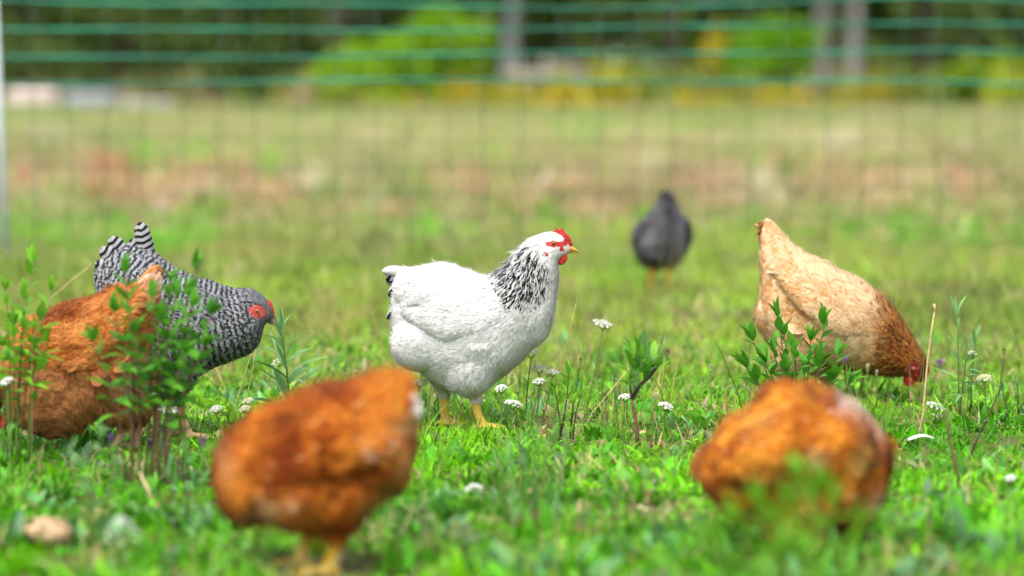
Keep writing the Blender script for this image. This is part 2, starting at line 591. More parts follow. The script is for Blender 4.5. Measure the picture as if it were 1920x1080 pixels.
mid = [blade_clump('mid_clump', 20, 0.05, 0.058, 0.5, 0.0034, 0.7, 1.0, M_GRASS, 4, 0.1, s) for s in range(11, 15)]
P = field_points(9.2, 21, 150)
n = len(P)
k1, k2 = fbm(P[:, 0] * 1.3, P[:, 1] * 0.55, 31), fbm(P[:, 0] * 3, P[:, 1] * 1.5, 41)
T = mixc((0.33, 0.50, 0.05), (0.18, 0.28, 0.04), sstep(0.42, 0.72, k1 + rng.normal(0, .08, n)))
br = sstep(14.0, 17.0, P[:, 1]) * sstep(0.38, 0.6, fbm(P[:, 0] * 0.9, P[:, 1] * 0.4, 51) + 0.15 * (P[:, 0] < -1.0))
T = T + (np.array((0.14, 0.38, 0.015))[None] - T) * br[:, None]
dead = rng.uniform(0, 1, n) < 0.10 + 0.3 * sstep(0.5, 0.75, k2)
T[dead] = mixc(TAN, PALE, rng.uniform(0, 1, dead.sum()))
brn = sstep(0.56, 0.72, fbm(P[:, 0] * 1.7 + 20, P[:, 1] * 0.7, 191) + rng.normal(0, .05, n)) * 0.7
T = T + (np.array((0.36, 0.31, 0.11))[None] - T) * brn[:, None]
T = patches(T, P, 10, MID_PATCHES)
scatter('pasture_grass', mid, P, jitter(T, 0.28), rng.uniform(0.6, 1.35, n) * (0.5 + 0.8 * k1) * (0.55 + 0.45 * sstep(9.2, 12.5, P[:, 1])))

tall = [blade_clump('stalk_clump', 7, 0.05, 0.20, 0.5, 0.0022, 0.35, 0.5, M_GRASS, 5, 0.0, s) for s in range(21, 25)]
P = field_points(8.2, 22, 11)
P = P[fbm(P[:, 0] * 1.6, P[:, 1] * 0.8, 61) > 0.45]
n = len(P)
scatter('dry_stalks', tall, P, jitter(mixc(TAN, (0.3, 0.33, 0.1), rng.uniform(0, 1, n)), 0.2), rng.uniform(0.5, 1.1, n))

weeds = [blade_clump('meadow_clump', 16, 0.11, 0.24, 0.5, 0.016, 0.8, 0.9, M_GRASS, 3, 0.35, s) for s in range(31, 36)]
P = field_points(15.5, 50, 46, 1.2, 1.0)
P = P[rng.uniform(0, 1, len(P)) < sstep(15.5, 22, P[:, 1]) + 0.02]
n = len(P)
X, Y = P[:, 0], P[:, 1]
k1, k2, k3 = fbm(X * 0.9, Y * 0.28, 71), fbm(X * 1.5, Y * 0.45, 81), fbm(X * 1.1, Y * 0.3, 91)
T = mixc((0.34, 0.39, 0.12), (0.50, 0.46, 0.23), sstep(0.35, 0.65, k1))
T = T + (np.array((0.20, 0.38, 0.05))[None] - T) * (sstep(0.55, 0.72, k2) * 0.85)[:, None]
pk = sstep(0.5, 0.7, k3) * (1 - sstep(29, 36, Y)) * 0.4
T = T + (np.array(PINK)[None] - T) * pk[:, None]
dots = rng.uniform(0, 1, n)
T[dots > 0.985] = (0.7, 0.68, 0.55)
T[(dots < 0.03) & (Y < 34)] = RUST
T[(dots > 0.03) & (dots < 0.07)] = (0.14, 0.38, 0.02)
T = patches(T, P, 16, [(a, b_, ra * .9, rb * .85, c, k * 1.35) for a, b_, ra, rb, c, k in FAR_PATCHES])
sd_ = rng.uniform(0, 1, n) < 0.26
T[sd_] = mixc((0.56, 0.47, 0.26), (0.50, 0.30, 0.18), rng.uniform(0, 1, sd_.sum()))
dkm = sstep(0.55, 0.75, fbm(X * 1.9 + 4, Y * 0.5, 201) + rng.normal(0, .06, n)) * 0.6
T = T + (np.array((0.14, 0.20, 0.06))[None] - T) * dkm[:, None]
scatter('meadow_weeds', weeds, P, jitter(T, 0.25), rng.uniform(0.55, 1.3, n) * (0.30 + 0.45 * sstep(16, 26, P[:, 1])))

P = field_points(48, 96, 13, 1.2, 1.5)
n = len(P)
X, Y = P[:, 0], P[:, 1]
k1, k2 = fbm(X * 0.5, Y * 0.12, 101), fbm(X * 0.9, Y * 0.2, 111)
T = mixc((0.34, 0.38, 0.12), (0.46, 0.42, 0.21), sstep(0.35, 0.65, k1))
T = T + (np.array((0.26, 0.42, 0.09))[None] - T) * (sstep(0.5, 0.7, k2) * 0.8)[:, None]
scatter('far_meadow', weeds, P, jitter(T, 0.2), rng.uniform(0.55, 1.1, n))

# yellow flowering strip in front of the wood
gold = [blade_clump('goldenrod_clump', 22, 0.3, 0.9, 0.4, 0.06, 0.5, 0.6, M_GRASS, 3, 0.5, s) for s in (41, 42, 43)]
P = np.stack([rng.uniform(-16, 17, 1500), rng.uniform(82, 97, 1500), np.zeros(1500)], 1)
kx = fbm(P[:, 0] * 0.35, P[:, 1] * 0.1, 121)
dens = np.where((P[:, 0] < -5) & (P[:, 1] < 88), 0.0, 0.8) * sstep(0.3, 0.5, kx + 0.1)
kk = rng.uniform(0, 1, 1500) < dens
P, kx = P[kk], kx[kk]
n = len(P)
T = mixc((0.24, 0.32, 0.03), (0.55, 0.42, 0.02), sstep(0.3, 0.75, fbm(P[:, 0] * 0.6, P[:, 1] * 0.2, 131)) * (1 - 0.75 * sstep(6, 9, P[:, 0])))
dry = rng.uniform(0, 1, n) < np.where(P[:, 0] < -3, 0.7, 0.25)
T[dry] = mixc((0.36, 0.30, 0.17), (0.20, 0.28, 0.06), rng.uniform(0, 1, dry.sum()))
scatter('flowering_strip', gold, P, jitter(T, 0.25), rng.uniform(0.35, 1.25, n) * (0.5 + kx))

# uneven taller grass and broad-leaved weeds among the birds
wild = [blade_clump('wild_clump', 8, 0.05, 0.095, 0.5, 0.0032, 0.6, 1.3, M_GRASS, 5, 0.0, q) for q in (71, 72, 73, 74)]
P = field_points(7.3, 12.5, 40)
P = P[fbm(P[:, 0] * 2.2 + 3, P[:, 1] * 1.5, 161) + rng.normal(0, 0.07, len(P)) > 0.52]
ft = np.concatenate([np.array(ground_pt(a, b_))[None] + np.stack([rng.uniform(-.05, .07, 12), rng.uniform(-.07, .02, 12), np.zeros(12)], 1) for a, b_ in ((835, 808), (908, 812), (1500, 765))])
P = np.concatenate([P, ft])
n = len(P)
T = mixc((0.10, 0.34, 0.01), (0.30, 0.38, 0.06), rng.uniform(0, 1, n))
dd = rng.uniform(0, 1, n) < 0.25
T[dd] = (0.42, 0.33, 0.12)
scatter('wild_grass', wild, P, jitter(T, 0.3), np.where(np.arange(n) >= n - 36, rng.uniform(.28, .42, n), rng.uniform(0.45, 1.1, n) * trim(P)), 0.3)

broad = [blade_clump('broadleaf_clump', 13, 0.04, 0.055, 0.4, 0.0052, 1.15, 0.8, M_GRASS, 5, 1.0, q) for q in (81, 82, 83, 84)]
P = field_points(4.6, 10.5, 75)
kx = fbm(P[:, 0] * 2.6 - 4, P[:, 1] * 1.7, 171)
lf = sstep(-0.35, -0.6, P[:, 0]) * (P[:, 1] < 7.2)
P = P[kx + 0.12 * lf + rng.normal(0, 0.06, len(P)) > 0.52]
n = len(P)
T = mixc(DEEP, (0.12, 0.42, 0.02), rng.uniform(0, 1, n))
cc = rng.uniform(0, 1, n) < 0.22
T[cc] = (0.14, 0.32, 0.12)
scatter('broadleaf_weeds', broad, P, jitter(T, 0.3), rng.uniform(0.45, 1.15, n) * (1 + 0.35 * (P[:, 1] < 6.3)) * trim(P), 0.35)

# thin dead thatch
thatch = [blade_clump('thatch_clump', 9, 0.05, 0.06, 0.5, 0.0018, 1.5, 0.5, M_GRASS, 4, 0.0, q) for q in (91, 92, 93)]
P = field_points(5.4, 11, 60)
P = P[fbm(P[:, 0] * 2.4 + 9, P[:, 1] * 1.9, 181) + rng.normal(0, 0.06, len(P)) > 0.55]
P[:, 2] = 0.012
n = len(P)
scatter('dead_thatch', thatch, P, jitter(mixc((0.34, 0.23, 0.09), (0.58, 0.47, 0.24), rng.uniform(0, 1, n)), 0.25), rng.uniform(0.5, 1.2, n), 0.3)

# dead leaf bits lying in the turf
bits = [blade_clump('leaf_bit', 3, 0.03, 0.022, 0.6, 0.006, 1.55, 0.5, M_GRASS, 3, 0.5, s) for s in (51, 52, 53)]
P = field_points(4.8, 10, 26)
P[:, 2] = rng.uniform(0.006, 0.026, len(P))
n = len(P)
scatter('leaf_litter', bits, P, jitter(mixc((0.28, 0.17, 0.07), (0.48, 0.37, 0.2), rng.uniform(0, 1, n)), 0.25), rng.uniform(0.45, 1.0, n), 0.5)


# ------------------------------------------------------------------ hens
def catmull(S, n):
    """resample rows of S (k,d) to n rows"""
    S = np.asarray(S, float)
    k = len(S)
    t = np.linspace(0, k - 1, n)
    i = np.clip(np.floor(t).astype(int), 0, k - 2)
    f = (t - i)[:, None]
    p0, p1, p2, p3 = S[np.clip(i - 1, 0, k - 1)], S[i], S[i + 1], S[np.clip(i + 2, 0, k - 1)]
    return 0.5 * (2 * p1 + (p2 - p0) * f + (2 * p0 - 5 * p1 + 4 * p2 - p3) * f ** 2 + (3 * p1 - p0 - 3 * p2 + p3) * f ** 3)


def loft_rings(st, n_ring=56, n_seg=32, inset=0.004):
    """st rows: top x,z, bottom x,z, half width, lateral offset (metres)"""
    S = catmull(st, n_ring)
    an = np.linspace(0, 2 * math.pi, n_seg, endpoint=False)
    c, s = np.cos(an), np.sin(an)
    e = 0.88                                         # a little boxier than an ellipse
    c2, s2 = np.sign(c) * np.abs(c) ** e, np.sign(s) * np.abs(s) ** e
    rings = np.zeros((n_ring, n_seg, 3))
    for i in range(n_ring):
        tx, tz, bx, bz, hw, yo = S[i]
        mx, mz = (tx + bx) / 2, (tz + bz) / 2
        ux, uz = (tx - bx) / 2, (tz - bz) / 2
        L = math.hypot(ux, uz)
        ins = inset * min(1.0, max(0.25, (hw - 0.03) / 0.05))      # thin parts carry shorter feathers
        k = max(0.35, (L - ins) / max(L, 1e-6))
        h = max(hw - ins, 0.3 * hw)
        wprof = 1 - 0.10 * s2                         # broader below
        rings[i, :, 0] = mx + ux * k * s2
        rings[i, :, 2] = mz + uz * k * s2
        rings[i, :, 1] = yo + h * c2 * wprof
    return rings


def chain_rings(ch, n_ring=14, n_seg=14):
    """ch rows: x, y, z, r"""
    S = catmull(ch, n_ring)
    V, _ = tube(S[:, :3], list(S[:, 3]), n_seg, False)
    return np.array([tuple(v) for v in V]).reshape(n_ring, n_seg, 3)


def rings_mesh(rings):
    n, m, _ = rings.shape
    V = rings.reshape(-1, 3)
    Fc = [(i * m + k, i * m + (k + 1) % m, (i + 1) * m + (k + 1) % m, (i + 1) * m + k) for i in range(n - 1) for k in range(m)]
    Fc.append(tuple(range(m))[::-1])
    Fc.append(tuple((n - 1) * m + k for k in range(m)))
    return V, Fc


ROWS = np.array([0.0, 0.28, 0.55, 0.8, 1.0])
WROW = np.array([0.45, 0.95, 1.0, 0.8, 0.22])


def feather_cards(bvh, P, N, D, L, W, lift, cup=0.22, hug=0.45):
    """feathers lying on a surface; returns vertices (n*15,3), u, v"""
    n = len(P)
    out = np.zeros((n, 5, 3, 3))
    onr = np.zeros((n, 5, 3, 3))
    fn = bvh.find_nearest
    for k in range(n):
        q = Vector(P[k])
        n0 = Vector(N[k])
        nor = n0.copy()
        d = Vector(D[k])
        d = (d - nor * d.dot(nor)).normalized()
        free = False
        for r in range(5):
            if not free:
                loc, nn, _, _ = fn(q)
                if loc is not None and nn.dot(n0) > hug and (loc - q).length < 0.02:
                    q, nor = loc, nn
                else:
                    free = True
                d2 = d - nor * d.dot(nor)
                if d2.length > 1e-5 and not free:
                    d = d2.normalized()
            lat = d.cross(nor).normalized()
            u = ROWS[r]
            c = q + nor * (lift[k] * (u ** 1.2) + 0.0006)
            hw = W[k] * WROW[r]
            out[k, r, 0] = c - lat * hw - nor * (cup * hw)
            out[k, r, 1] = c
            out[k, r, 2] = c + lat * hw - nor * (cup * hw)
            for c_, vv_ in ((0, -1), (1, 0), (2, 1)):
                onr[k, r, c_] = nor + lat * (0.16 * vv_) + d * (0.07 * (u - 0.3))
            if r < 4:
                q = q + d * (L[k] * (ROWS[r + 1] - u))
    return out.reshape(-1, 3), onr.reshape(-1, 3)


CARD_F = np.array([(r * 3 + c, r * 3 + c + 1, (r + 1) * 3 + c + 1, (r + 1) * 3 + c) for r in range(4) for c in range(2)])
CARD_U = np.repeat(ROWS, 3)
CARD_V = np.tile(np.array([-1.0, 0, 1.0]), 5)


def card_mesh(name, VN, col, mcol, mark, L, period, phase0, extraV=None, extraF=None, extra_col=None, soft=0.75):
    """joins feather cards (15 vertices each) with per-feather colour and marks"""
    V, NR = VN
    n = len(col)
    Fc = (CARD_F[None] + (np.arange(n) * 15)[:, None, None]).reshape(-1, 4)
    rnd = rng.uniform(0, 1, n)
    fuv = np.stack([np.tile(CARD_U, n), np.tile(CARD_V, n), np.repeat(rnd, 15)], 1)
    bars = np.repeat(phase0 / period, 15) + np.tile(CARD_U, n) * np.repeat(L / period, 15) - 0.16 * np.abs(np.tile(CARD_V, n))
    mk = np.stack([np.repeat(mark[:, 0], 15), bars, np.repeat(mark[:, 1], 15)], 1)
    C, MC = np.repeat(col, 15, 0), np.repeat(mcol, 15, 0)
    if extraV is not None:
        b = len(V)
        m = len(extraV)
        V = np.concatenate([V, extraV])
        Fc = np.concatenate([Fc, extraF + b])
        fuv = np.concatenate([fuv, np.tile([[0.3, 0.0, 0.5]], (m, 1))])
        mk = np.concatenate([mk, np.zeros((m, 3))])
        C = np.concatenate([C, extra_col])
        MC = np.concatenate([MC, extra_col])
    me = mesh_data(name, V, Fc, [M_FEATHER], attrs={'col': ('FLOAT_COLOR', C), 'mcol': ('FLOAT_COLOR', MC), 'fuv': ('FLOAT_VECTOR', fuv), 'mark': ('FLOAT_VECTOR', mk)})
    nn = np.zeros(len(me.vertices) * 3, np.float32)
    me.vertex_normals.foreach_get('vector', nn)
    nn = nn.reshape(-1, 3)
    k = len(NR)
    nn[:k] = nn[:k] * (1 - soft) + NR / np.maximum(np.linalg.norm(NR, axis=1), 1e-9)[:, None] * soft
    nn /= np.maximum(np.linalg.norm(nn, axis=1), 1e-9)[:, None]
    me.normals_split_custom_set_from_vertices(nn.tolist())       # soft feather edges: normals lean to those of the body below
    return me


def sample_surface(Vt, tri, weight, n, r):
    a, b_, c = Vt[tri[:, 0]], Vt[tri[:, 1]], Vt[tri[:, 2]]
    cr = np.cross(b_ - a, c - a)
    ar = np.linalg.norm(cr, axis=1) * 0.5
    p = ar * weight
    p = p / p.sum()
    f = r.choice(len(tri), n, p=p)
    u, v = r.uniform(0, 1, n), r.uniform(0, 1, n)
    fl = u + v > 1
    u[fl], v[fl] = 1 - u[fl], 1 - v[fl]
    P = a[f] + (b_ - a)[f] * u[:, None] + (c - a)[f] * v[:, None]
    N = cr[f] / np.maximum(np.linalg.norm(cr[f], axis=1), 1e-9)[:, None]
    return P, N, f


def tri_array(me):
    me.calc_loop_triangles()
    t = np.zeros(len(me.loop_triangles) * 3, np.int32)
    me.loop_triangles.foreach_get('vertices', t)
    v = np.zeros(len(me.vertices) * 3, np.float32)
    me.vertices.foreach_get('co', v)
    return v.reshape(-1, 3), t.reshape(-1, 3)


def build_hen(sp):
    """one hen: body > (face, legs and toes are one skin), plumage, wings, tail feathers, comb, wattles, beak, eyes"""
    r = np.random.default_rng(sp['seed'])
    Y, px0, face = sp['Y'], sp['px0'], sp['face']    # face +1: looks right in the picture, -1: left
    s = F / (Y / CF.y)
    prow = HORIZON + CAM_H * s
    L2 = lambda px, py: ((px - px0) / s * face, (prow - py) / s)
    g = at(px0, prow, Y)
    root = empty('hen', (g.x, g.y, 0), sp.get('rz', 0.0 if face > 0 else math.pi))
    tag(root, sp['label'], 'hen', sp.get('group'))
    sc = sp.get('scale', 1.0)
    root.scale = (sc, sc, sc)
    near = -1 if face > 0 else 1                      # local y sign of the side that looks at the camera
    # ---- skin
    lofts = []                                        # (kind, rings)
    st = [[*L2(a, b_), *L2(c, d), hw, (near * yo)] for (a, b_, c, d, hw, *rest) in sp['body'] for yo in [rest[0] if rest else 0.0]]
    lofts.append(('body', loft_rings(st, inset=sp.get('inset', 0.006))))
    for ch in sp.get('neck', []):
        lofts.append(('neck', chain_rings([[L2(a, b_)[0], near * y, L2(a, b_)[1], rr] for a, b_, y, rr in ch])))
    for th in sp['thighs']:
        lofts.append(('thigh', chain_rings([[L2(a, b_)[0], near * y, L2(a, b_)[1], rr] for a, b_, y, rr in th][::-1])))
    blobs = []
    for (a, b_, y, ra, rb, ry) in sp.get('blobs', []):
        x, z = L2(a, b_)
        for sg in (1, -1):
            blobs.append(((x, sg * y, z), (ra / s, ry, rb / s)))
    mb = MB()
    for kd, rg in lofts:
        mb.add(*rings_mesh(rg))
    for c, rr in blobs:
        mb.add(*ellipsoid(c, rr, 20, 14))
    shank_pts = []
    for sh in sp['shanks']:
        pts = [Vector((L2(a, b_)[0], near * y, L2(a, b_)[1])) for a, b_, y, rr in sh]
        rad = [q[3] for q in sh]
        pts[-1].z = 0.009
        mb.tube(pts, rad, 10)
        f0 = pts[-1]
        mb.add(*ellipsoid(f0, (rad[-1] * 1.35, rad[-1] * 1.3, rad[-1] * 0.95), 12, 8))
        toes = []
        for da, tl in ((-0.55, 0.042), (0, 0.050), (0.55, 0.042), (math.pi, 0.022)):
            d = Vector((math.cos(da), math.sin(da), 0))
            tp = [f0, f0 + d * tl * 0.5 + Vector((0, 0, 0.002)), f0 + d * tl * 0.9 + Vector((0, 0, -0.002)), f0 + d * tl + Vector((0, 0, -0.005))]
            mb.tube(tp, [rad[-1] * 0.8, 0.0055, 0.0048, 0.002], 8)
            toes += tp
        shank_pts += [p.lerp(q, t) for p, q in zip(pts, pts[1:]) for t in (0, 0.25, 0.5, 0.75)] + toes
    me0 = mesh_data('hen_base', np.array(mb.v), mb.f)
    tmp = bpy.data.objects.new('hen_base', me0)
    COL.objects.link(tmp)
    md = tmp.modifiers.new('r', 'REMESH')
    md.mode = 'VOXEL'
    md.voxel_size = sp.get('voxel', 0.0032)
    md.use_smooth_shade = True
    ms = tmp.modifiers.new('s', 'SMOOTH')
    ms.factor, ms.iterations = 0.5, sp.get('smooth', 3)
    dg = bpy.context.evaluated_depsgraph_get()
    dg.update()
    me = bpy.data.meshes.new_from_object(tmp.evaluated_get(dg))
    bpy.data.objects.remove(tmp)
    me.name = 'body'
    Vb, Tb = tri_array(me)
    # nearest loft vertex gives region, flow and place along the bird
    segs, meta = [], []
    for li, (kd, rg) in enumerate(lofts):
        nr = len(rg)
        fl = np.zeros_like(rg)
        fl[1:-1] = rg[:-2] - rg[2:]
        fl[0], fl[-1] = rg[0] - rg[1], rg[-2] - rg[-1]
        cen = rg.mean(1)
        arc = np.concatenate([[0], np.cumsum(np.linalg.norm(np.diff(cen, axis=0), axis=1))])
        for i in range(nr):
            for k in range(rg.shape[1]):
                segs.append(rg[i, k])
                meta.append((kd, i / (nr - 1), fl[i, k], arc[i], rg[i, k]))
    kd_t = KDTree(len(segs) + len(shank_pts))
    for i, p in enumerate(segs):
        kd_t.insert(p, i)
    for i, p in enumerate(shank_pts):
        kd_t.insert(p, len(segs) + i)
        meta.append(('shank', 0.0, np.array((0, 0, -1.0)), 0.0, np.array(p)))
    kd_t.balance()
    # soft lumps of the plumage
    amp = sp.get('lump', 0.0035)
    nrm = np.zeros(len(Vb) * 3, np.float32)
    me.vertex_normals.foreach_get('vector', nrm)
    nrm = nrm.reshape(-1, 3)
    vmeta = [meta[kd_t.find(p)[1]] for p in Vb]
    reg = np.array([m[0] for m in vmeta])
    tt = np.array([m[1] for m in vmeta])
    head_fade = np.where(reg == 'body', 1 - sstep(0.62, 0.85, tt), 1.0)
    head_fade[reg == 'shank'] = 0
    so = sp['seed'] * 3.7
    lf, lk = sp.get('lump_f', (26, 0.6))
    lump = np.array([mnoise.noise(Vector((p[0] * lf + so, p[1] * lf, p[2] * lf))) + lk * mnoise.noise(Vector((p[0] * lf * 2.1, p[1] * lf * 2.1 + so, p[2] * lf * 2.1))) for p in Vb])
    Vb = Vb + nrm * (lump * amp * head_fade)[:, None]
    me.vertices.foreach_set('co', Vb.astype(np.float32).ravel())
    me.update()
    bvh = BVHTree.FromPolygons([tuple(p) for p in Vb.tolist()], Tb.tolist())

    def side_hit(x, z, sg):
        h = bvh.ray_cast(Vector((x, sg * 0.5, z)), Vector((0, -sg, 0)))
        return h[0]

    # ---- colours
    def colour(P, rg, t, skin=False):
        q = dict(x=P[:, 0] * s * face + px0, y=prow - P[:, 2] * s, P=P, reg=rg, t=t, r=r, n=len(P), skin=skin)
        return sp['paint'](q)
    col, mcol, mark = colour(Vb, reg, tt, True)
    hd = sp['head']
    ex, ez = L2(*hd['eye'])
    eye_y = hd.get('y', 0.0) * near
    fa = math.atan2((hd['beak'][1][1] - hd['beak'][0][1]) * -1, (hd['beak'][1][0] - hd['beak'][0][0]) * face)
    ca_, sa_ = math.cos(hd.get('face_angle', fa)), math.sin(hd.get('face_angle', fa))
    fr = hd.get('face_r', (0.019, 0.011))
    fo = hd.get('face_off', 0.004)

    def face_mask(P):
        dx, dz = P[:, 0] - ex, P[:, 2] - ez
        a, b_ = dx * ca_ + dz * sa_ - fo, -dx * sa_ + dz * ca_
        rr = (a / fr[0]) ** 2 + (b_ / fr[1]) ** 2
        near_y = np.abs(P[:, 1] - eye_y) < 0.06
        rr = rr + 0.25 * np.array([mnoise.noise(Vector((p[0] * 300, p[1] * 300, p[2] * 300))) for p in P]) if len(P) < 60000 else rr
        return (rr < 1) & near_y
    # the tip of the head loft carries bare skin too
    fm = face_mask(Vb) & (reg != 'shank')
    sk = np.array(hd.get('skin', (0.58, 0.05, 0.04)))
    vr = np.array([mnoise.noise(Vector((p[0] * 420, p[1] * 420, p[2] * 420))) for p in Vb[fm]])[:, None]
    col[fm] = np.clip(sk[None] * (1 + 0.25 * vr) + np.maximum(vr - 0.15, 0) * 0.6, 0, 1)
    if 'lobe' in hd:
        for (a, b_, ra, rb) in hd['lobe']:
            x, z = L2(a, b_)
            lm = (((Vb[:, 0] - x) / (ra / s)) ** 2 + ((Vb[:, 2] - z) / (rb / s)) ** 2 < 1)
            col[lm] = np.array(hd.get('skin', (0.58, 0.05, 0.04)))
            fm = fm | lm
    shm = reg == 'shank'
    sc_ = (1 - 0.10 * sstep(0.3, 0.9, np.sin(Vb[:, 2] * 1500 + 2.5 * np.sin(Vb[:, 0] * 700))))[:, None]
    col[shm] = (np.array(sp.get('leg_col', (0.72, 0.45, 0.08)))[None] * sc_)[shm] if shm.any() else col[shm]
    nz = np.zeros((len(Vb), 3))
    set_attrs(me, {'col': ('FLOAT_COLOR', col), 'mcol': ('FLOAT_COLOR', col), 'fuv': ('FLOAT_VECTOR', nz + [0.3, 0, 0.5]), 'mark': ('FLOAT_VECTOR', nz)})
    me.materials.clear()
    me.materials.append(M_FEATHER)
    body = obj('body', me, root)
    # ---- plumage
    tri_reg = reg[Tb[:, 0]]
    tri_t = tt[Tb[:, 0]]
    ln_of = lambda t: np.interp(t, *sp.get('len', ([0, 0.1, 0.45, 0.62, 0.72, 0.85, 0.95, 1.0], [0.04, 0.038, 0.032, 0.03, 0.026, 0.013, 0.007, 0.005])))
    Lt = ln_of(tri_t)
    Lt = np.where(tri_reg == 'thigh', 0.024, Lt)
    Lt = np.where(tri_reg == 'neck', np.interp(tri_t, [0, 0.7, 1], [0.03, 0.02, 0.007]), Lt)
    w = 1 / Lt ** 2 * np.where((tri_reg == 'body') & (tri_t > 0.52), 1.7, 1.0)
    w[(tri_reg == 'shank')] = 0
    w[(tri_reg == 'body') & (tri_t < 0.035)] = 0
    w[fm[Tb[:, 0]]] = 0
    P, N, fidx = sample_surface(Vb, Tb, w, sp.get('n', 4200), r)
    info = [meta[kd_t.find(p)[1]] for p in P]
    prg = np.array([m[0] for m in info])
    pt = np.array([m[1] for m in info])
    D = np.array([m[2] for m in info])
    D = D / np.maximum(np.linalg.norm(D, axis=1), 1e-9)[:, None]
    low = np.clip(-N[:, 2], 0, 1) + 0.35 * (np.abs(N[:, 1]) > 0.6)
    D[:, 2] -= np.where(prg == 'body', 0.35 * low * (1 - pt), 0)
    D += r.normal(0, 1, D.shape) * np.where((prg == 'body') & (pt > 0.52), 0.045, 0.10)[:, None]
    D = D / np.maximum(np.linalg.norm(D, axis=1), 1e-9)[:, None]
    Lf = np.where(prg == 'thigh', np.interp(pt, [0, 0.25, 1], [0.010, 0.022, 0.03]), np.where(prg == 'neck', np.interp(pt, [0, 0.7, 1], [0.03, 0.02, 0.007]), ln_of(pt))) * r.uniform(0.75, 1.25, len(P))
    wid = np.where((prg == 'body') & (pt > 0.52) | (prg == 'neck'), 0.15, 0.24 if sp.get('narrow') else 0.32)
    Wf = Lf * wid * r.uniform(0.85, 1.15, len(P))
    lift = np.clip(Lf * 0.16 * r.uniform(0.4, 1.5, len(P)), 0.0008, 0.007) * sp.get('fluff', 1.0)
    fcol, fmc, fmark = colour(P, prg, pt)
    # ragged down at the lower edge of the thighs
    wisp = (prg == 'thigh') & (pt < 0.45) & (r.uniform(0, 1, len(P)) < 0.5)
    Wf[wisp] *= 0.35
    Lf[wisp] *= 1.5
    lift[wisp] = 0.004
    keep = prg != 'shank'
    P, N, D, Lf, Wf, lift, fcol, fmc, fmark, info = P[keep], N[keep], D[keep], Lf[keep], Wf[keep], lift[keep], fcol[keep], fmc[keep], fmark[keep], [m for m, kk in zip(info, keep) if kk]
    FV = feather_cards(bvh, P, N, D, Lf, Wf, lift)
    fl = np.array([m[2] for m in info])
    fl = fl / np.maximum(np.linalg.norm(fl, axis=1), 1e-9)[:, None]
    arc = np.array([-m[3] for m in info]) + ((P - np.array([m[4] for m in info])) * fl).sum(1) + r.normal(0, 0.0006, len(P))
    pl = obj('plumage', card_mesh('plumage', FV, fcol, fmc, fmark, Lf, sp.get('period', 0.011), arc, soft=sp.get('soft', 0.75)), root)
    tag(pl, kind='stuff')
    # ---- down: fine barbs that stand a little off the plumage
    def make_down(Vs, Ts, wts, nd, region_of):
        P, N, fi = sample_surface(Vs, Ts, wts, nd, r)
        rg_, t_, D, ph = region_of(P, fi)
        ok = (rg_ != 'shank')
        P, N, D, t_, rg_, ph = P[ok], N[ok], D[ok], t_[ok], rg_[ok], ph[ok]
        n = len(P)
        D = D - N * (D * N).sum(1)[:, None] + r.normal(0, 0.25, (n, 3))
        D /= np.maximum(np.linalg.norm(D, axis=1), 1e-9)[:, None]
        S_ = np.cross(D, N)
        S_ /= np.maximum(np.linalg.norm(S_, axis=1), 1e-9)[:, None]
        hs = np.where(rg_ == 'body', 1 - 0.75 * sstep(0.62, 0.9, t_), 1.0)[:, None]
        ln_ = r.uniform(0.010, 0.022, (n, 1)) * hs * sp.get('down_len', 1.0)
        c_, mc_, mk_ = colour(P, rg_, t_)
        stripe = mk_[:, 0] > 0.45
        ln_[stripe] *= 2.0
        ri = r.uniform(0.05, 0.42, (n, 1)) ** 1.2
        wd_ = 0.0011 * sp.get('down_w', 1.0)
        base = P + N * 0.0015
        tip = base + D * ln_ * np.cos(ri) + N * ln_ * np.sin(ri)
        midp = base + D * ln_ * 0.55 + N * ln_ * np.sin(ri) * 0.75
        V = np.stack([base - S_ * wd_, base + S_ * wd_, midp + S_ * wd_, tip, midp - S_ * wd_], 1).reshape(-1, 3)
        o5 = np.arange(n)[:, None] * 5
        Fq = np.concatenate([o5 + np.array([[0, 1, 2, 4]])], 0)
        Ft = o5 + np.array([[4, 2, 3, 3]])
        rep5 = lambda a: np.repeat(a, 5, 0)
        mkv = np.stack([np.zeros(n), ph / sp.get('period', 0.011), mk_[:, 1]], 1)
        me_ = bpy.data.meshes.new('down')
        me_.from_pydata(V.tolist(), [], [tuple(q) for q in Fq.tolist()] + [tuple(q[:3]) for q in Ft.tolist()])
        me_.update()
        me_.polygons.foreach_set('use_smooth', np.ones(len(me_.polygons), dtype=bool))
        me_.materials.append(M_FEATHER)
        dk = stripe & (r.uniform(0, 1, n) < 0.62 * mk_[:, 0])
        c_[dk] = mc_[dk]
        set_attrs(me_, {'col': ('FLOAT_COLOR', rep5(c_ * r.uniform(0.9, 1.06, (n, 1)))), 'mcol': ('FLOAT_COLOR', rep5(mc_)),
                        'fuv': ('FLOAT_VECTOR', rep5(np.stack([np.full(n, .4), np.zeros(n), r.uniform(0, 1, n)], 1))), 'mark': ('FLOAT_VECTOR', rep5(mkv))})
        nn = N + 0.15 * S_ * r.uniform(-1, 1, (n, 1))
        me_.normals_split_custom_set_from_vertices(rep5(nn / np.linalg.norm(nn, axis=1)[:, None]).tolist())
        return me_

    def body_region(P, fi):
        inf = [meta[kd_t.find(p)[1]] for p in P]
        fl_ = np.array([m[2] for m in inf])
        fl_ = fl_ / np.maximum(np.linalg.norm(fl_, axis=1), 1e-9)[:, None]
        ph = np.array([-m[3] for m in inf]) + ((P - np.array([m[4] for m in inf])) * fl_).sum(1)
        fl_[:, 2] -= 0.25
        return np.array([m[0] for m in inf]), np.array([m[1] for m in inf]), fl_, ph
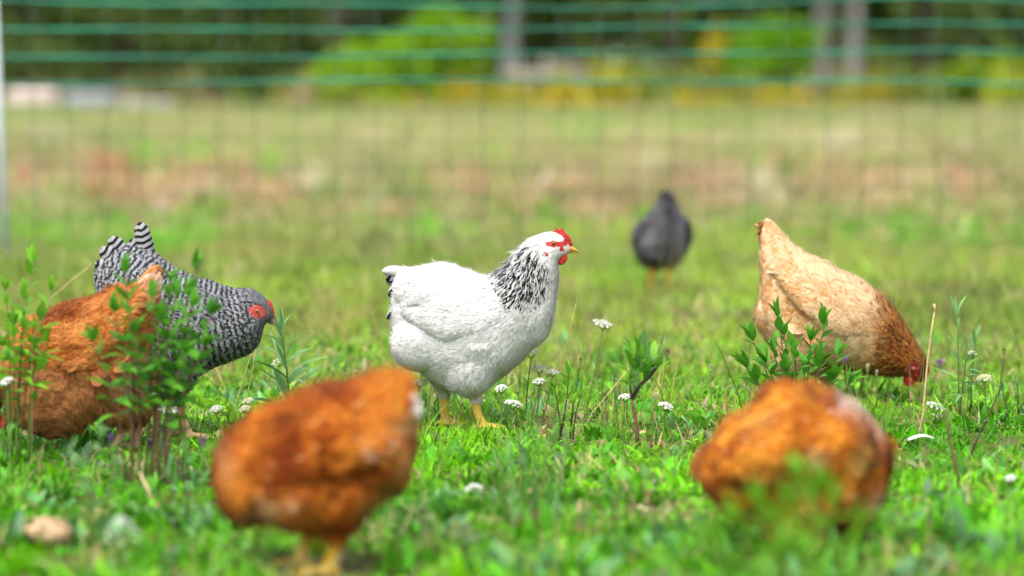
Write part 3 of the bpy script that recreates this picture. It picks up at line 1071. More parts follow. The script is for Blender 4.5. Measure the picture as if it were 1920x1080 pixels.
    wd0 = np.where(tri_reg == 'shank', 0.0, np.where(tri_reg == 'thigh', 1.6, 1.0))
    wd0[fm[Tb[:, 0]]] = 0
    tag(obj('down', make_down(Vb, Tb, wd0, sp.get('n_down', 22000), body_region), root), kind='stuff')
    # ---- wings: a domed slab on each flank carrying coverts and flight feathers
    if 'wing' in sp:
        W_ = catmull([[*L2(a, b_), *L2(c, d)] for a, b_, c, d in sp['wing']], 26)
        for sg in (1, -1):
            na, nb = 26, 15
            outer, inner = np.zeros((na, nb, 3)), np.zeros((na, nb, 3))
            yl = None
            for i in range(na):
                tx, tz, bx, bz = W_[i]
                ymid = None
                h = side_hit((tx + bx) / 2, (tz + bz) / 2, sg)
                if h is not None:
                    yl = abs(h.y)
                ym = yl if yl is not None else 0.06
                a = i / (na - 1)
                th_a = sp.get('wing_t', 0.016) * min(1, (a / 0.55) ** 1.1 if a > 0 else 0) * min(1, ((1 - a) / 0.12) ** 0.5 if a < 1 else 0)
                for j in range(nb):
                    bb = -1 + 2 * j / (nb - 1)
                    f = (bb + 1) / 2
                    x, z = bx + (tx - bx) * f, bz + (tz - bz) * f
                    h = side_hit(x, z, sg)
                    y = abs(h.y) if h is not None else ym - 0.01
                    y = max(y, ym - (0.02 if bb < 0 else 0.045))
                    th = th_a * (1 - abs(bb) ** (5 if bb < 0 else 3))
                    outer[i, j] = (x, sg * (y + th + 0.001), z)
                    inner[i, j] = (x, sg * (y - 0.006), z)
            SV = np.concatenate([outer.reshape(-1, 3), inner.reshape(-1, 3)])
            q = lambda i, j: i * nb + j
            o_ = na * nb
            SF = []
            for i in range(na - 1):
                for j in range(nb - 1):
                    fo_ = (q(i, j), q(i + 1, j), q(i + 1, j + 1), q(i, j + 1))
                    fi_ = tuple(o_ + k for k in fo_[::-1])
                    SF += [fo_[::sg], fi_[::sg]]
                for j in (0, nb - 1):
                    e_ = (q(i, j), o_ + q(i, j), o_ + q(i + 1, j), q(i + 1, j))
                    SF.append(e_ if (j == 0) == (sg > 0) else e_[::-1])
            for i in (0, na - 1):
                for j in range(nb - 1):
                    e_ = (q(i, j), q(i, j + 1), o_ + q(i, j + 1), o_ + q(i, j))
                    SF.append(e_ if (i == 0) == (sg > 0) else e_[::-1])
            SF = np.array(SF)
            oT = np.array([t for i in range(na - 1) for j in range(nb - 1) for t in ((q(i, j), q(i + 1, j), q(i + 1, j + 1)), (q(i, j), q(i + 1, j + 1), q(i, j + 1)))])
            if sg > 0:
                pass
            OV = outer.reshape(-1, 3)
            # make sure the normals look outwards
            c0 = np.cross(OV[oT[:, 1]] - OV[oT[:, 0]], OV[oT[:, 2]] - OV[oT[:, 0]])
            if (c0[:, 1] * sg).sum() < 0:
                oT = oT[:, ::-1]
            wb = BVHTree.FromPolygons([tuple(p) for p in OV.tolist()], oT.tolist())
            ta = (oT[:, 0] // nb) / (na - 1)
            tb = (oT[:, 0] % nb) / (nb - 1)
            wl = np.interp(ta, [0, 0.3, 0.5, 0.7, 1], [0.02, 0.026, 0.045, 0.05, 0.03])
            nW = sp.get('n_wing', 420)
            P, N, fi = sample_surface(OV, oT, 1 / wl ** 1.6, nW, r)
            a_, b_ = ta[fi], tb[fi]
            ax = np.gradient(outer, axis=0)
            D = ax[np.minimum((a_ * (na - 1)).astype(int), na - 1), np.minimum((b_ * (nb - 1)).astype(int), nb - 1)]
            D = D / np.maximum(np.linalg.norm(D, axis=1), 1e-9)[:, None] + r.normal(0, 0.05, D.shape)
            Lf = wl[fi] * r.uniform(0.85, 1.2, nW)
            Wf = np.where(a_ > 0.42, 0.010, Lf * 0.27) * r.uniform(0.85, 1.15, nW)
            fc, fmc, fmk = colour(P, np.full(nW, 'wing'), a_)
            FV = feather_cards(wb, P, N, D, Lf, Wf, np.clip(Lf * 0.10, 0.001, 0.004) * r.uniform(0.6, 1.4, nW) * min(1, 0.3 + sp.get('fluff', 1.0)), hug=0.3)
            axn = D / np.maximum(np.linalg.norm(D, axis=1), 1e-9)[:, None]
            am = axn.mean(0)
            dm = make_down(OV, oT, np.ones(len(oT)), int(sp.get('n_down', 22000) * sp.get('wing_down', 0.11)), lambda Q, f_: (np.full(len(Q), 'wing'), ta[f_], np.tile(am[None], (len(Q), 1)), -Q[:, 0] + Q[:, 2] * 0.25))
            sc1, _, _ = colour(SV, np.full(len(SV), 'wing'), np.full(len(SV), 0.5), True)
            wm = card_mesh('wing', FV, fc, fmc, fmk, Lf, sp.get('period', 0.011), -P[:, 0] * 1.0 + P[:, 2] * 0.25 + r.normal(0, 0.0006, nW), SV, SF, sc1, soft=sp.get('soft', 0.75))
            wo = tag(obj('wing', wm, root), kind='stuff')
            tag(obj('down', dm, wo), kind='stuff')
    # ---- tail feathers, one by one
    for i, (a0, b0, a1, b1, y0, y1, wd, dark) in enumerate(sp.get('tail', [])):
        x0, z0 = L2(a0, b0)
        x1, z1 = L2(a1, b1)
        p0, p1 = Vector((x0, y0 * near, z0)), Vector((x1, y1 * near, z1))
        ax = p1 - p0
        LL = ax.length
        up = Vector((-ax.z, 0, ax.x)).normalized()
        if up.z < 0:
            up = -up
        nv = ax.normalized().cross(up).normalized()
        rows = np.array([0, 0.2, 0.4, 0.6, 0.8, 0.93, 1.0])
        wr = np.array([0.5, 0.85, 1, 1.02, 0.95, 0.6, 0.12])
        V, uu, vv = [], [], []
        for u, ww in zip(rows, wr):
            for v in (-1, -0.5, 0, 0.5, 1):
                c = p0 + ax * u - up * (0.012 * u * u) * (1 if not sp.get('tail_up') else -0.5)
                V.append(c + up * (v * wd * ww) + nv * (near * -0.006 * v * v + 0.001 * i))
                uu.append(u)
                vv.append(v)
        Fc = np.array([(rr_ * 5 + c, rr_ * 5 + c + 1, (rr_ + 1) * 5 + c + 1, (rr_ + 1) * 5 + c) for rr_ in range(6) for c in range(4)])
        V = np.array([tuple(p) for p in V])
        c_, m_, mk_ = sp['tail_paint'](dark)
        m = len(V)
        per = sp.get('period', 0.011) * 1.1
        mk = np.stack([np.full(m, mk_[0]), np.array(uu) * LL / per - 0.3 * np.abs(vv), np.full(m, mk_[1])], 1)
        tm = mesh_data('tail_feather', V, Fc, [M_FEATHER], attrs={
            'col': ('FLOAT_COLOR', np.tile([c_], (m, 1))), 'mcol': ('FLOAT_COLOR', np.tile([m_], (m, 1))),
            'fuv': ('FLOAT_VECTOR', np.stack([np.array(uu) * 0.85, vv, np.full(m, r.uniform())], 1)), 'mark': ('FLOAT_VECTOR', mk)})
        to = obj('tail_feather', tm, root)
        sm = to.modifiers.new('thickness', 'SOLIDIFY')
        sm.thickness = 0.0012
    # ---- head furniture
    (bx0, bz0), (bx1, bz1) = L2(*hd['beak'][0]), L2(*hd['beak'][1])
    p0, p1 = Vector((bx0, eye_y, bz0)), Vector((bx1, eye_y, bz1))
    d = p1 - p0
    up = Vector((-d.z, 0, d.x)).normalized()
    hb = hd.get('beak_h', 0.0075)
    bm = MB()
    path, rad = [], []
    for u in np.linspace(0, 1, 8):
        path.append(p0 + d * u + up * (0.002 * math.sin(math.pi * u) - 0.003 * u ** 3))
        rad.append(max(0.0008, hb * (1 - u ** 1.5) * 0.95))
    bm.tube(path, rad, 10)
    lower = [p0 - up * hb * 0.55 + d * u * 0.8 for u in np.linspace(0, 1, 6)]
    bm.tube(lower, [max(0.0007, hb * 0.6 * (1 - u ** 1.6)) for u in np.linspace(0, 1, 6)], 8)
    obj('beak', bm.mesh('beak', [hd.get('beak_mat', M_BEAK)]), root)
    # eyes
    for sg in (1, -1):
        h = bvh.ray_cast(Vector((ex, eye_y + sg * 0.1, ez)), Vector((0, -sg, 0)))[0]
        c = h if h is not None else Vector((ex, eye_y + sg * 0.015, ez))
        V, Fc = ellipsoid((0, 0, 0), (0.0046, 0.0034, 0.0046), 16, 10)
        eo = obj('eye', mesh_data('eye', np.array(V), Fc, [M_IRIS]), root)
        eo.location = (c.x, c.y, c.z)
        V, Fc = ellipsoid((0, sg * 0.0018, 0), (0.0026, 0.0022, 0.0026), 12, 8)
        obj('pupil', mesh_data('pupil', np.array(V), Fc, [M_PUPIL]), eo)
    # comb: an outline with thickness, rounded by a bevelled rim
    if 'comb' in hd:
        pts = [L2(*p) for p in hd['comb']]
        n = len(pts)
        cx, cz = sum(p[0] for p in pts) / n, sum(p[1] for p in pts) / n
        ct = hd.get('comb_t', 0.0045)
        V, Fc = [], []
        for k_, yy in ((0.86, -ct), (1.0, -ct * 0.35), (1.0, ct * 0.35), (0.86, ct)):
            for x, z in pts:
                V.append((cx + (x - cx) * k_, eye_y + yy, cz + (z - cz) * k_))
        for l in range(3):
            for k_ in range(n):
                Fc.append((l * n + k_, l * n + (k_ + 1) % n, (l + 1) * n + (k_ + 1) % n, (l + 1) * n + k_))
        V += [(cx, eye_y - ct * 1.1, cz), (cx, eye_y + ct * 1.1, cz)]
        for k_ in range(n):
            Fc.append((4 * n, (k_ + 1) % n, k_))
            Fc.append((4 * n + 1, 3 * n + k_, 3 * n + (k_ + 1) % n))
        co = obj('comb', mesh_data('comb', np.array(V), Fc, [M_COMB]), root)
    if 'ear' in hd:
        a, b_, ra, rb = hd['ear']
        x, z = L2(a, b_)
        for sg in (1, -1):
            h = bvh.ray_cast(Vector((x, eye_y + sg * 0.12, z)), Vector((0, -sg, 0)))[0]
            if h is not None:
                V, Fc = ellipsoid((x, h.y + sg * 0.001, z), (ra / s, 0.0016, rb / s), 14, 9)
                V = [(p[0] + 0.002 * mnoise.noise(Vector(p) * 150), p[1], p[2] + 0.002 * mnoise.noise(Vector(p) * 170)) for p in V]
                obj('ear_lobe', mesh_data('ear_lobe', np.array(V), Fc, [M_COMB]), root)
    for (a, b_, ra, rb) in hd.get('wattle', []):
        x, z = L2(a, b_)
        for sg in (1, -1):
            V, Fc = ellipsoid((x, eye_y + sg * hd.get('wattle_y', 0.009), z), (ra / s, 0.0045, rb / s), 16, 10)
            V = [(p[0] + 0.0012 * mnoise.noise(Vector(p) * 180), p[1], p[2] + 0.0012 * mnoise.noise(Vector(p) * 190)) for p in V]
            obj('wattle', mesh_data('wattle', np.array(V), Fc, [M_COMB]), root)
    return root


def C3(c, n):
    return np.tile(np.array(c, float)[None], (n, 1))


def paint_white(q):
    n, x, y, t, rg = q['n'], q['x'], q['y'], q['t'], q['reg']
    col = C3((0.79, 0.785, 0.78), n) * q['r'].uniform(0.86, 1.04, (n, 1))
    mcol = C3((0.012, 0.012, 0.016), n)
    # black-centred hackle: a cape between the nape and a lower border that dips on the side of the neck
    low = np.interp(x, [905, 915, 935, 955, 985, 1015, 1040, 1060], [528, 548, 562, 566, 562, 552, 530, 505])
    high = np.interp(x, [900, 940, 965, 990, 1012, 1046], [480, 478, 455, 440, 456, 500])
    back = np.interp(y, [480, 510, 530, 560], [938, 910, 908, 925])
    m = (rg == 'body') * (t > 0.45) * sstep(0, 7, low - y) * sstep(-2, 22, y - high) * sstep(-4, 6, x - back)
    front = 1 - 0.75 * sstep(1012, 1040, x)
    strength = np.clip(m * front, 0, 1) * np.interp(low - y, [0, 30, 70, 110], [1.0, 1.0, 0.8, 0.6])
    drop = q['r'].uniform(0, 1, n) < 0.05 + 0.4 * sstep(1000, 1040, x)
    strength[drop] *= 0.15
    return col, mcol, np.stack([strength, np.zeros(n)], 1)


def paint_barred(q):
    n, t, rg = q['n'], q['t'], q['reg']
    col = C3((0.35, 0.36, 0.385), n) * q['r'].uniform(0.85, 1.12, (n, 1))
    headm = ((rg == 'body') * sstep(0.64, 0.80, t))[:, None]
    col = col * (1 - headm) + C3((0.20, 0.205, 0.22), n) * headm
    mcol = C3((0.032, 0.032, 0.037), n)
    bar = np.full(n, 1.0) * (1 - 0.72 * headm[:, 0])
    if q['skin']:
        col = C3((0.10, 0.10, 0.11), n)
    return col, mcol, np.stack([np.zeros(n), bar], 1)


def mottle(q, f, o=0.0):
    P = q['P']
    return np.array([mnoise.noise(Vector((p[0] * f + o, p[1] * f, p[2] * f))) for p in P]) * 0.5 + 0.5


def paint_ginger(base, light, dark, pale, pale_frac, low=None, spots=()):
    def fn(q):
        n, r = q['n'], q['r']
        k = np.clip(0.5 + 1.3 * (mottle(q, 26) - 0.5) + 1.3 * (mottle(q, 12, 3) - 0.5) + r.normal(0, 0.2, n), 0, 1)
        col = mixc(dark, base, np.clip(k * 2, 0, 1))
        col = col + (np.array(light)[None] - col) * np.clip(k * 2 - 1, 0, 1)[:, None]
        if low is not None:
            f = low(q)[:, None]
            col = col * (1 - f) + np.array(pale)[None] * f * r.uniform(0.7, 1.1, (n, 1))
        pf = (r.uniform(0, 1, n) < pale_frac) & (mottle(q, 17, 5) > 0.5)
        if not q['skin']:
            col[pf] = np.array(pale)
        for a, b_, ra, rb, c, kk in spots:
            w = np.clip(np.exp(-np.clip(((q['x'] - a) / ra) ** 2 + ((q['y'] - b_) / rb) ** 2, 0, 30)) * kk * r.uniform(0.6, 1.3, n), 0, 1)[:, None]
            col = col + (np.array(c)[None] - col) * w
        col = col * r.uniform(0.85, 1.15, (n, 1))
        return np.clip(col, 0, 0.9), C3(np.array(dark) * 0.6, n), np.stack([np.full(n, 0.3), np.zeros(n)], 1)
    return fn


def paint_buff(q):
    n, r, x, y, t, rg = q['n'], q['r'], q['x'], q['y'], q['t'], q['reg']
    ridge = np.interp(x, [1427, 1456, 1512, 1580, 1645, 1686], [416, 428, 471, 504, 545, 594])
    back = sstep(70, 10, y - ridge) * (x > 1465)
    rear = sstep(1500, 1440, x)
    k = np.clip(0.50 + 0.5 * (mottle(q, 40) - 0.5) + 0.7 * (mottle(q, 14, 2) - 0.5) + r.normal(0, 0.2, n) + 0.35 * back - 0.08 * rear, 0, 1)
    col = mixc((0.58, 0.29, 0.09), (0.78, 0.61, 0.38), sstep(0.08, 0.8, k))
    low = (sstep(600, 650, y) * (x > 1540))[:, None]
    col = col * (1 - 0.6 * low) + np.array((0.56, 0.42, 0.22))[None] * 0.6 * low
    nk = ((rg == 'body') * sstep(0.47, 0.58, t + r.normal(0, 0.025, n)))
    nkc = mixc((0.40, 0.12, 0.012), (0.62, 0.27, 0.05), np.clip(k + r.normal(0, .15, n), 0, 1))
    nkc = nkc * (1 - 0.45 * sstep(0.80, 0.95, t))[:, None]
    col = col * (1 - nk[:, None]) + nkc * nk[:, None]
    mcol = C3((0.56, 0.33, 0.14), n) * (1 - nk[:, None]) + C3((0.10, 0.028, 0.006), n) * nk[:, None]
    return col, mcol, np.stack([0.12 + 0.6 * nk, np.zeros(n)], 1)


def paint_grey(q):
    n, r = q['n'], q['r']
    k = np.clip(mottle(q, 22) + r.normal(0, 0.15, n), 0, 1)
    side = sstep(0.0, 0.09, np.abs(q['P'][:, 1]))
    col = mixc((0.05, 0.048, 0.05), (0.27, 0.26, 0.30), np.clip(sstep(0.25, 0.8, k) * 0.6 + 0.5 * side, 0, 1))
    return col, C3((0.02, 0.02, 0.02), n), np.stack([np.full(n, 0.2), np.zeros(n)], 1)


HENS = []
# the white hen in the middle
HENS.append(dict(
    seed=1, Y=8.02, px0=880, face=1, inset=0.0085, n=9500, n_down=27000, down_len=0.68, down_w=0.8, wing_down=0.06, n_wing=460, paint=paint_white, fluff=0.42, soft=0.82, lump=0.0040, lump_f=(17, 0.35), narrow=1, voxel=0.003,
    label='white hen with a black-streaked neck standing upright in the middle of the pasture',
    len=([0, 0.1, 0.45, 0.55, 0.66, 0.76, 0.86, 0.95, 1.0], [0.036, 0.034, 0.028, 0.034, 0.036, 0.026, 0.013, 0.007, 0.005]),
    body=[(742, 502, 740, 560, .012), (756, 498, 737, 604, .042), (776, 497, 738, 628, .068), (804, 491, 751, 658, .090), (840, 487, 786, 704, .104),
          (875, 496, 842, 738, .110), (906, 511, 902, 738, .108), (924, 508, 950, 706, .100), (938, 496, 1003, 656, .088), (950, 484, 1032, 614, .072),
          (962, 470, 1042, 572, .057), (976, 458, 1046, 535, .047), (994, 446, 1047, 508, .039), (1012, 438, 1046, 492, .032), (1030, 433, 1053, 484, .026),
          (1047, 436, 1061, 479, .018), (1060, 446, 1067, 475, .011), (1067, 456, 1069, 472, .006)],
    thighs=[[(895, 640, .05, .058), (893, 690, .048, .046), (888, 722, .045, .028), (886, 738, .045, .012)],
            [(830, 640, -.05, .058), (832, 690, -.048, .048), (832, 718, -.045, .030), (832, 736, -.045, .012)]],
    shanks=[[(886, 715, .045, .0115), (896, 772, .045, .0096), (908, 812, .045, .0098)], [(832, 715, -.045, .0115), (833, 772, -.045, .0096), (835, 806, -.045, .0098)]],
    blobs=[(786, 640, .055, 50, 52, .048), (790, 545, .045, 46, 42, .045), (880, 685, .05, 52, 54, .05), (985, 590, .025, 48, 60, .048)], smooth=9, leg_col=(0.88, 0.62, 0.11),
    wing=[(946, 560, 944, 585), (915, 535, 912, 612), (875, 520, 870, 624), (835, 518, 833, 634), (797, 531, 797, 612), (769, 552, 768, 594), (757, 570, 757, 586)],
    wing_t=0.015,
    tail=[(768, 512, 720, 497, .012, .016, .011, 0), (768, 530, 728, 512, .004, .006, .016, 1), (768, 520, 732, 530, .018, .022, .011, 0), (768, 540, 728, 540, .014, .018, .015, 1), (770, 545, 731, 560, .024, .028, .011, 0),
          (770, 562, 721, 586, .030, .034, .009, 1), (772, 540, 729, 572, .020, .020, .012, 1), (765, 530, 730, 506, -.014, -.016, .016, 1), (768, 545, 730, 548, -.024, -.03, .016, 1)],
    tail_paint=lambda dark: ((0.78, 0.78, 0.78), (0.012, 0.012, 0.016), (1.0 if dark else 0.1, 0.0)),
    head=dict(eye=(1037, 455), beak=((1060, 465), (1087, 471)), beak_h=0.0085, face_r=(.020, .0085), face_off=.004, face_angle=-0.12, skin=(0.60, 0.04, 0.03),
              lobe=[(1056, 467, 8, 4), (1062, 455, 7, 9)], ear=(1021, 476, 7, 5.5),
              comb=[(1073, 464), (1073, 455), (1070, 446), (1066, 440), (1061, 437), (1057, 430), (1052, 426), (1049, 431), (1042, 426), (1040, 433), (1044, 440), (1052, 447), (1060, 460)],
              wattle=[(1049, 483, 15, 13)])))
# the barred hen on the left
HENS.append(dict(
    seed=2, Y=7.80, px0=340, face=1, n=5200, n_wing=420, paint=paint_barred, period=0.0116, n_down=15000, down_len=0.6, lump=0.003, fluff=0.8,
    label='black and white barred hen with lowered head walking behind the leafy weed',
    body=[(190, 492, 184, 530, .02), (215, 470, 192, 585, .046), (250, 458, 222, 640, .075), (288, 468, 262, 690, .096), (324, 496, 308, 712, .106), (358, 513, 360, 712, .108),
          (390, 521, 402, 690, .100), (415, 532, 438, 678, .088), (436, 540, 466, 664, .074), (452, 540, 482, 650, .06), (467, 540, 490, 633, .049), (480, 545, 492, 618, .039),
          (491, 552, 496, 610, .030), (501, 562, 503, 604, .022), (508, 574, 510, 600, .014), (512, 584, 513, 597, .007)],
    thighs=[[(335, 650, .05, .055), (335, 700, .048, .042), (333, 720, .045, .03), (330, 736, .045, .013)], [(290, 650, -.05, .055), (290, 700, -.048, .04), (292, 730, -.045, .025), (292, 750, -.045, .013)]],
    shanks=[[(330, 725, .045, .0095), (345, 780, .045, .0088), (360, 824, .045, .009)], [(292, 735, -.045, .0095), (288, 780, -.045, .0088), (292, 818, -.045, .009)]],
    wing=[(420, 560, 420, 600), (385, 540, 385, 625), (340, 530, 340, 640), (295, 520, 300, 630), (255, 515, 260, 600), (225, 520, 228, 570), (205, 530, 206, 552)],
    leg_col=(0.66, 0.42, 0.22),
    tail=[(285, 490, 257, 418, .0, .0, .017, 0), (280, 492, 262, 424, .012, .016, .016, 0), (270, 495, 240, 452, -.01, -.012, .016, 0), (250, 505, 206, 447, .014, .02, .019, 0), (245, 515, 190, 468, .02, .028, .019, 0),
          (242, 525, 181, 496, .026, .034, .018, 0), (245, 540, 180, 522, .03, .036, .016, 0), (250, 505, 210, 460, -.02, -.03, .019, 0)],
    tail_up=True,
    tail_paint=lambda dark: ((0.48, 0.48, 0.5), (0.018, 0.018, 0.022), (0.0, 1.0)),
    head=dict(eye=(485, 581), beak=((504, 596), (519, 610)), beak_h=0.008, beak_mat=M_BEAK_DARK, face_r=(.0215, .0135), face_off=.004, face_angle=-0.4, skin=(0.60, 0.09, 0.07),
              comb=[(515, 598), (515, 585), (513, 572), (509, 563), (503, 561), (499, 568), (500, 580), (505, 592)], wattle=[(497, 602, 6, 6)], wattle_y=.008)))
# the buff hen pecking on the right
HENS.append(dict(
    wing_t=0.02, seed=3, Y=8.62, down_len=0.8, n_down=18000, px0=1500, face=1, len=([0, 0.1, 0.45, 0.62, 0.72, 0.85, 0.95, 1.0], [0.036, 0.034, 0.028, 0.030, 0.028, 0.016, 0.008, 0.005]), n=6400, n_wing=460, paint=paint_buff, lump=0.0035, fluff=1.0,
    label='cream and buff hen with tail up pecking the ground behind the leafy bush',
    body=[(1427, 418, 1424, 440, .012), (1438, 417, 1429, 500, .03), (1456, 428, 1427, 560, .052), (1482, 452, 1428, 610, .077), (1512, 471, 1448, 655, .096), (1546, 488, 1510, 675, .107),
          (1580, 504, 1560, 688, .109), (1613, 521, 1600, 697, .100), (1645, 545, 1634, 703, .085), (1668, 567, 1653, 705, .071), (1686, 594, 1668, 706, .057), (1701, 618, 1682, 706, .046),
          (1715, 640, 1694, 706, .036), (1727, 658, 1702, 707, .029), (1736, 675, 1708, 710, .022), (1740, 690, 1715, 716, .014), (1738, 703, 1722, 719, .007)],
    thighs=[[(1500, 620, .05, .058), (1480, 665, .05, .045), (1470, 690, .045, .028), (1470, 705, .045, .013)], [(1530, 640, -.05, .055), (1540, 680, -.048, .04), (1545, 700, -.045, .02), (1545, 708, -.045, .013)]],
    shanks=[[(1470, 698, .045, .0095), (1488, 730, .045, .0088), (1500, 762, .045, .009)], [(1545, 700, -.045, .0095), (1560, 725, -.045, .0088), (1570, 742, -.045, .009)]],
    blobs=[(1440, 592, .018, 22, 34, .03)],
    wing=[(1640, 580, 1632, 612), (1610, 552, 1598, 625), (1570, 530, 1558, 626), (1525, 512, 1525, 604), (1490, 502, 1492, 576), (1462, 498, 1466, 540), (1450, 502, 1452, 518)],
    tail=[(1478, 478, 1430, 412, .0, .0, .014, 0), (1478, 486, 1425, 426, .006, .004, .012, 0), (1478, 498, 1430, 448, .010, .008, .012, 0),
          (1478, 510, 1431, 470, .014, .012, .013, 0), (1478, 488, 1431, 424, -.006, -.004, .011, 0)],
    tail_up=True,
    tail_paint=lambda dark: ((0.80, 0.62, 0.40), (0.70, 0.48, 0.26), (0.3, 0.0)),
    head=dict(eye=(1711, 690), beak=((1716, 712), (1722, 733)), beak_h=0.008, face_r=(.024, .017), face_off=.004, skin=(0.38, 0.02, 0.02),
              comb=[(1726, 716), (1733, 716), (1739, 706), (1743, 696), (1742, 682), (1738, 676), (1732, 682), (1728, 698)], wattle=[(1704, 711, 10, 13)], wattle_y=.009)))
# the ginger hen cut by the left edge
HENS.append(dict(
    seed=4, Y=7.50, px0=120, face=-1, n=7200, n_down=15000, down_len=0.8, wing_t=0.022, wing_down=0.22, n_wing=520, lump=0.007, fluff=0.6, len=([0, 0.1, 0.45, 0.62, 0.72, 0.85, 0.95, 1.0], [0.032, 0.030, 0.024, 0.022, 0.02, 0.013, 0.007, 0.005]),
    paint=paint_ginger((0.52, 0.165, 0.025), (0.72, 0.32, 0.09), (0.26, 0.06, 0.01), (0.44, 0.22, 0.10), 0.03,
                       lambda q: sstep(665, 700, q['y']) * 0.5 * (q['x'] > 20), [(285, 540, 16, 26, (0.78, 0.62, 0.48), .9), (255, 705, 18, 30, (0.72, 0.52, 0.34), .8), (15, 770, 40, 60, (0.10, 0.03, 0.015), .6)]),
    label='ginger hen with its head down, half hidden by the leafy weed',
    body=[(296, 508, 300, 545, .02), (264, 523, 290, 610, .055), (226, 531, 268, 690, .085), (180, 547, 238, 735, .100), (135, 560, 192, 760, .108), (95, 573, 132, 768, .106), (60, 590, 80, 755, .092),
          (34, 612, 44, 738, .075), (14, 640, 22, 742, .058), (0, 672, 6, 757, .045), (-8, 705, 0, 775, .036), (-12, 735, -4, 790, .029), (-10, 762, -4, 800, .018), (-8, 780, -6, 802, .008)],
    thighs=[[(185, 690, .06, .07), (205, 740, .055, .05), (235, 770, .05, .03), (245, 790, .045, .013)], [(225, 690, -.05, .06), (250, 730, -.05, .045), (262, 770, -.045, .025), (265, 790, -.045, .013)]],
    shanks=[[(243, 780, .045, .0095), (228, 820, .045, .0088), (215, 850, .045, .009)], [(264, 780, -.045, .0095), (255, 815, -.045, .0088), (245, 845, -.045, .009)]],
    blobs=[(105, 745, .085, 86, 66, .05), (165, 720, .08, 60, 60, .05)],
    wing=[(45, 615, 55, 655), (85, 590, 95, 680), (130, 580, 140, 690), (180, 565, 190, 680), (225, 550, 235, 640), (255, 545, 262, 600), (275, 548, 278, 575)],
    tail=[(245, 560, 305, 503, .0, .0, .015, 0), (245, 570, 300, 520, .012, .014, .018, 1), (245, 580, 300, 540, .018, .022, .018, 1), (245, 590, 296, 562, .024, .028, .016, 1), (245, 570, 304, 515, -.012, -.014, .018, 0)],
    tail_up=True, leg_col=(0.68, 0.46, 0.26),
    tail_paint=lambda dark: ((0.75, 0.55, 0.40) if dark else (0.60, 0.27, 0.08), (0.35, 0.12, 0.03), (0.3, 0.0)),
    head=dict(eye=(-4, 762), beak=((-8, 792), (-12, 812)), face_r=(.026, .03), face_off=.006, skin=(0.5, 0.03, 0.025),
              comb=[(-14, 798), (-20, 790), (-24, 775), (-22, 755), (-14, 745), (-10, 760), (-10, 785)], wattle=[(5, 790, 11, 14)])))
# the two ginger hens close to the camera
HENS.append(dict(
    seed=5, Y=5.66, px0=600, face=-1, n=5200, n_wing=420, lump=0.013, lump_f=(16, 0.55), fluff=1.4,
    paint=paint_ginger((0.50, 0.125, 0.010), (0.72, 0.27, 0.03), (0.25, 0.045, 0.004), (0.66, 0.40, 0.16), 0.02, None,
                       [(495, 935, 22, 16, (0.74, 0.5, 0.26), .9), (690, 834, 10, 9, (0.8, 0.68, 0.5), 1), (748, 800, 18, 16, (0.76, 0.52, 0.28), .9), (545, 932, 12, 10, (0.7, 0.46, 0.3), .8), (450, 963, 10, 10, (0.7, 0.5, 0.28), .8),
                        (712, 925, 26, 24, (0.62, 0.42, 0.10), .7), (745, 870, 18, 40, (0.72, 0.42, 0.16), .5), (425, 870, 18, 30, (0.7, 0.36, 0.16), .6), (525, 789, 26, 9, (0.16, 0.03, 0.004), .8)]),  # last spot: shading of a plumage fold painted into the colour
    label='orange-brown hen close to the camera, with a white tail tip, left of the white hen',
    body=[(768, 722, 772, 768, .022), (742, 700, 766, 826, .055), (702, 701, 762, 884, .085), (652, 706, 738, 922, .102), (602, 718, 690, 955, .11), (552, 739, 622, 976, .112), (510, 754, 552, 982, .107),
          (474, 776, 492, 980, .092), (444, 800, 450, 975, .072), (420, 838, 420, 950, .05), (404, 868, 404, 920, .022)],
    neck=[[(485, 870, -.03, .05), (455, 900, -.10, .042), (450, 930, -.15, .033), (460, 975, -.17, .026), (470, 1005, -.17, .014)]],
    thighs=[[(650, 890, .05, .065), (640, 945, .048, .045), (636, 972, .045, .026), (634, 988, .045, .013)], [(595, 890, -.045, .06), (588, 940, -.045, .042), (585, 968, -.045, .025), (583, 984, -.045, .013)]],
    shanks=[[(636, 968, .045, .0112), (628, 1030, .045, .0105), (614, 1092, .045, .0105)], [(584, 964, -.045, .0112), (572, 1025, -.045, .0105), (556, 1078, -.045, .0105)]],
    blobs=[(560, 900, .07, 85, 85, .05), (700, 850, .06, 55, 70, .05), (460, 900, .04, 55, 80, .05)],
    wing=[(455, 822, 460, 868), (495, 790, 505, 895), (550, 772, 575, 892), (610, 765, 640, 882), (660, 775, 685, 870), (700, 800, 712, 852), (722, 818, 726, 838)],
    wing_t=0.03, down_len=1.3, down_w=1.5, n_down=16000, leg_col=(0.88, 0.56, 0.05),
    tail=[(735, 750, 794, 754, .045, .05, .021, 1), (730, 735, 775, 728, .01, .012, .016, 0), (730, 755, 774, 770, .018, .02, .016, 0), (730, 742, 780, 745, -.012, -.014, .016, 0)],
    tail_paint=lambda dark: ((0.86, 0.82, 0.78) if dark else (0.55, 0.2, 0.04), (0.35, 0.12, 0.03), (0.0 if dark else 0.3, 0.0)),
    head=dict(eye=(462, 985), y=-.17, beak=((472, 1005), (482, 1022)), face_r=(.02, .018), comb=[(448, 1000), (442, 990), (442, 975), (450, 968), (456, 980), (456, 996)], wattle=[(476, 998, 12, 14)])))
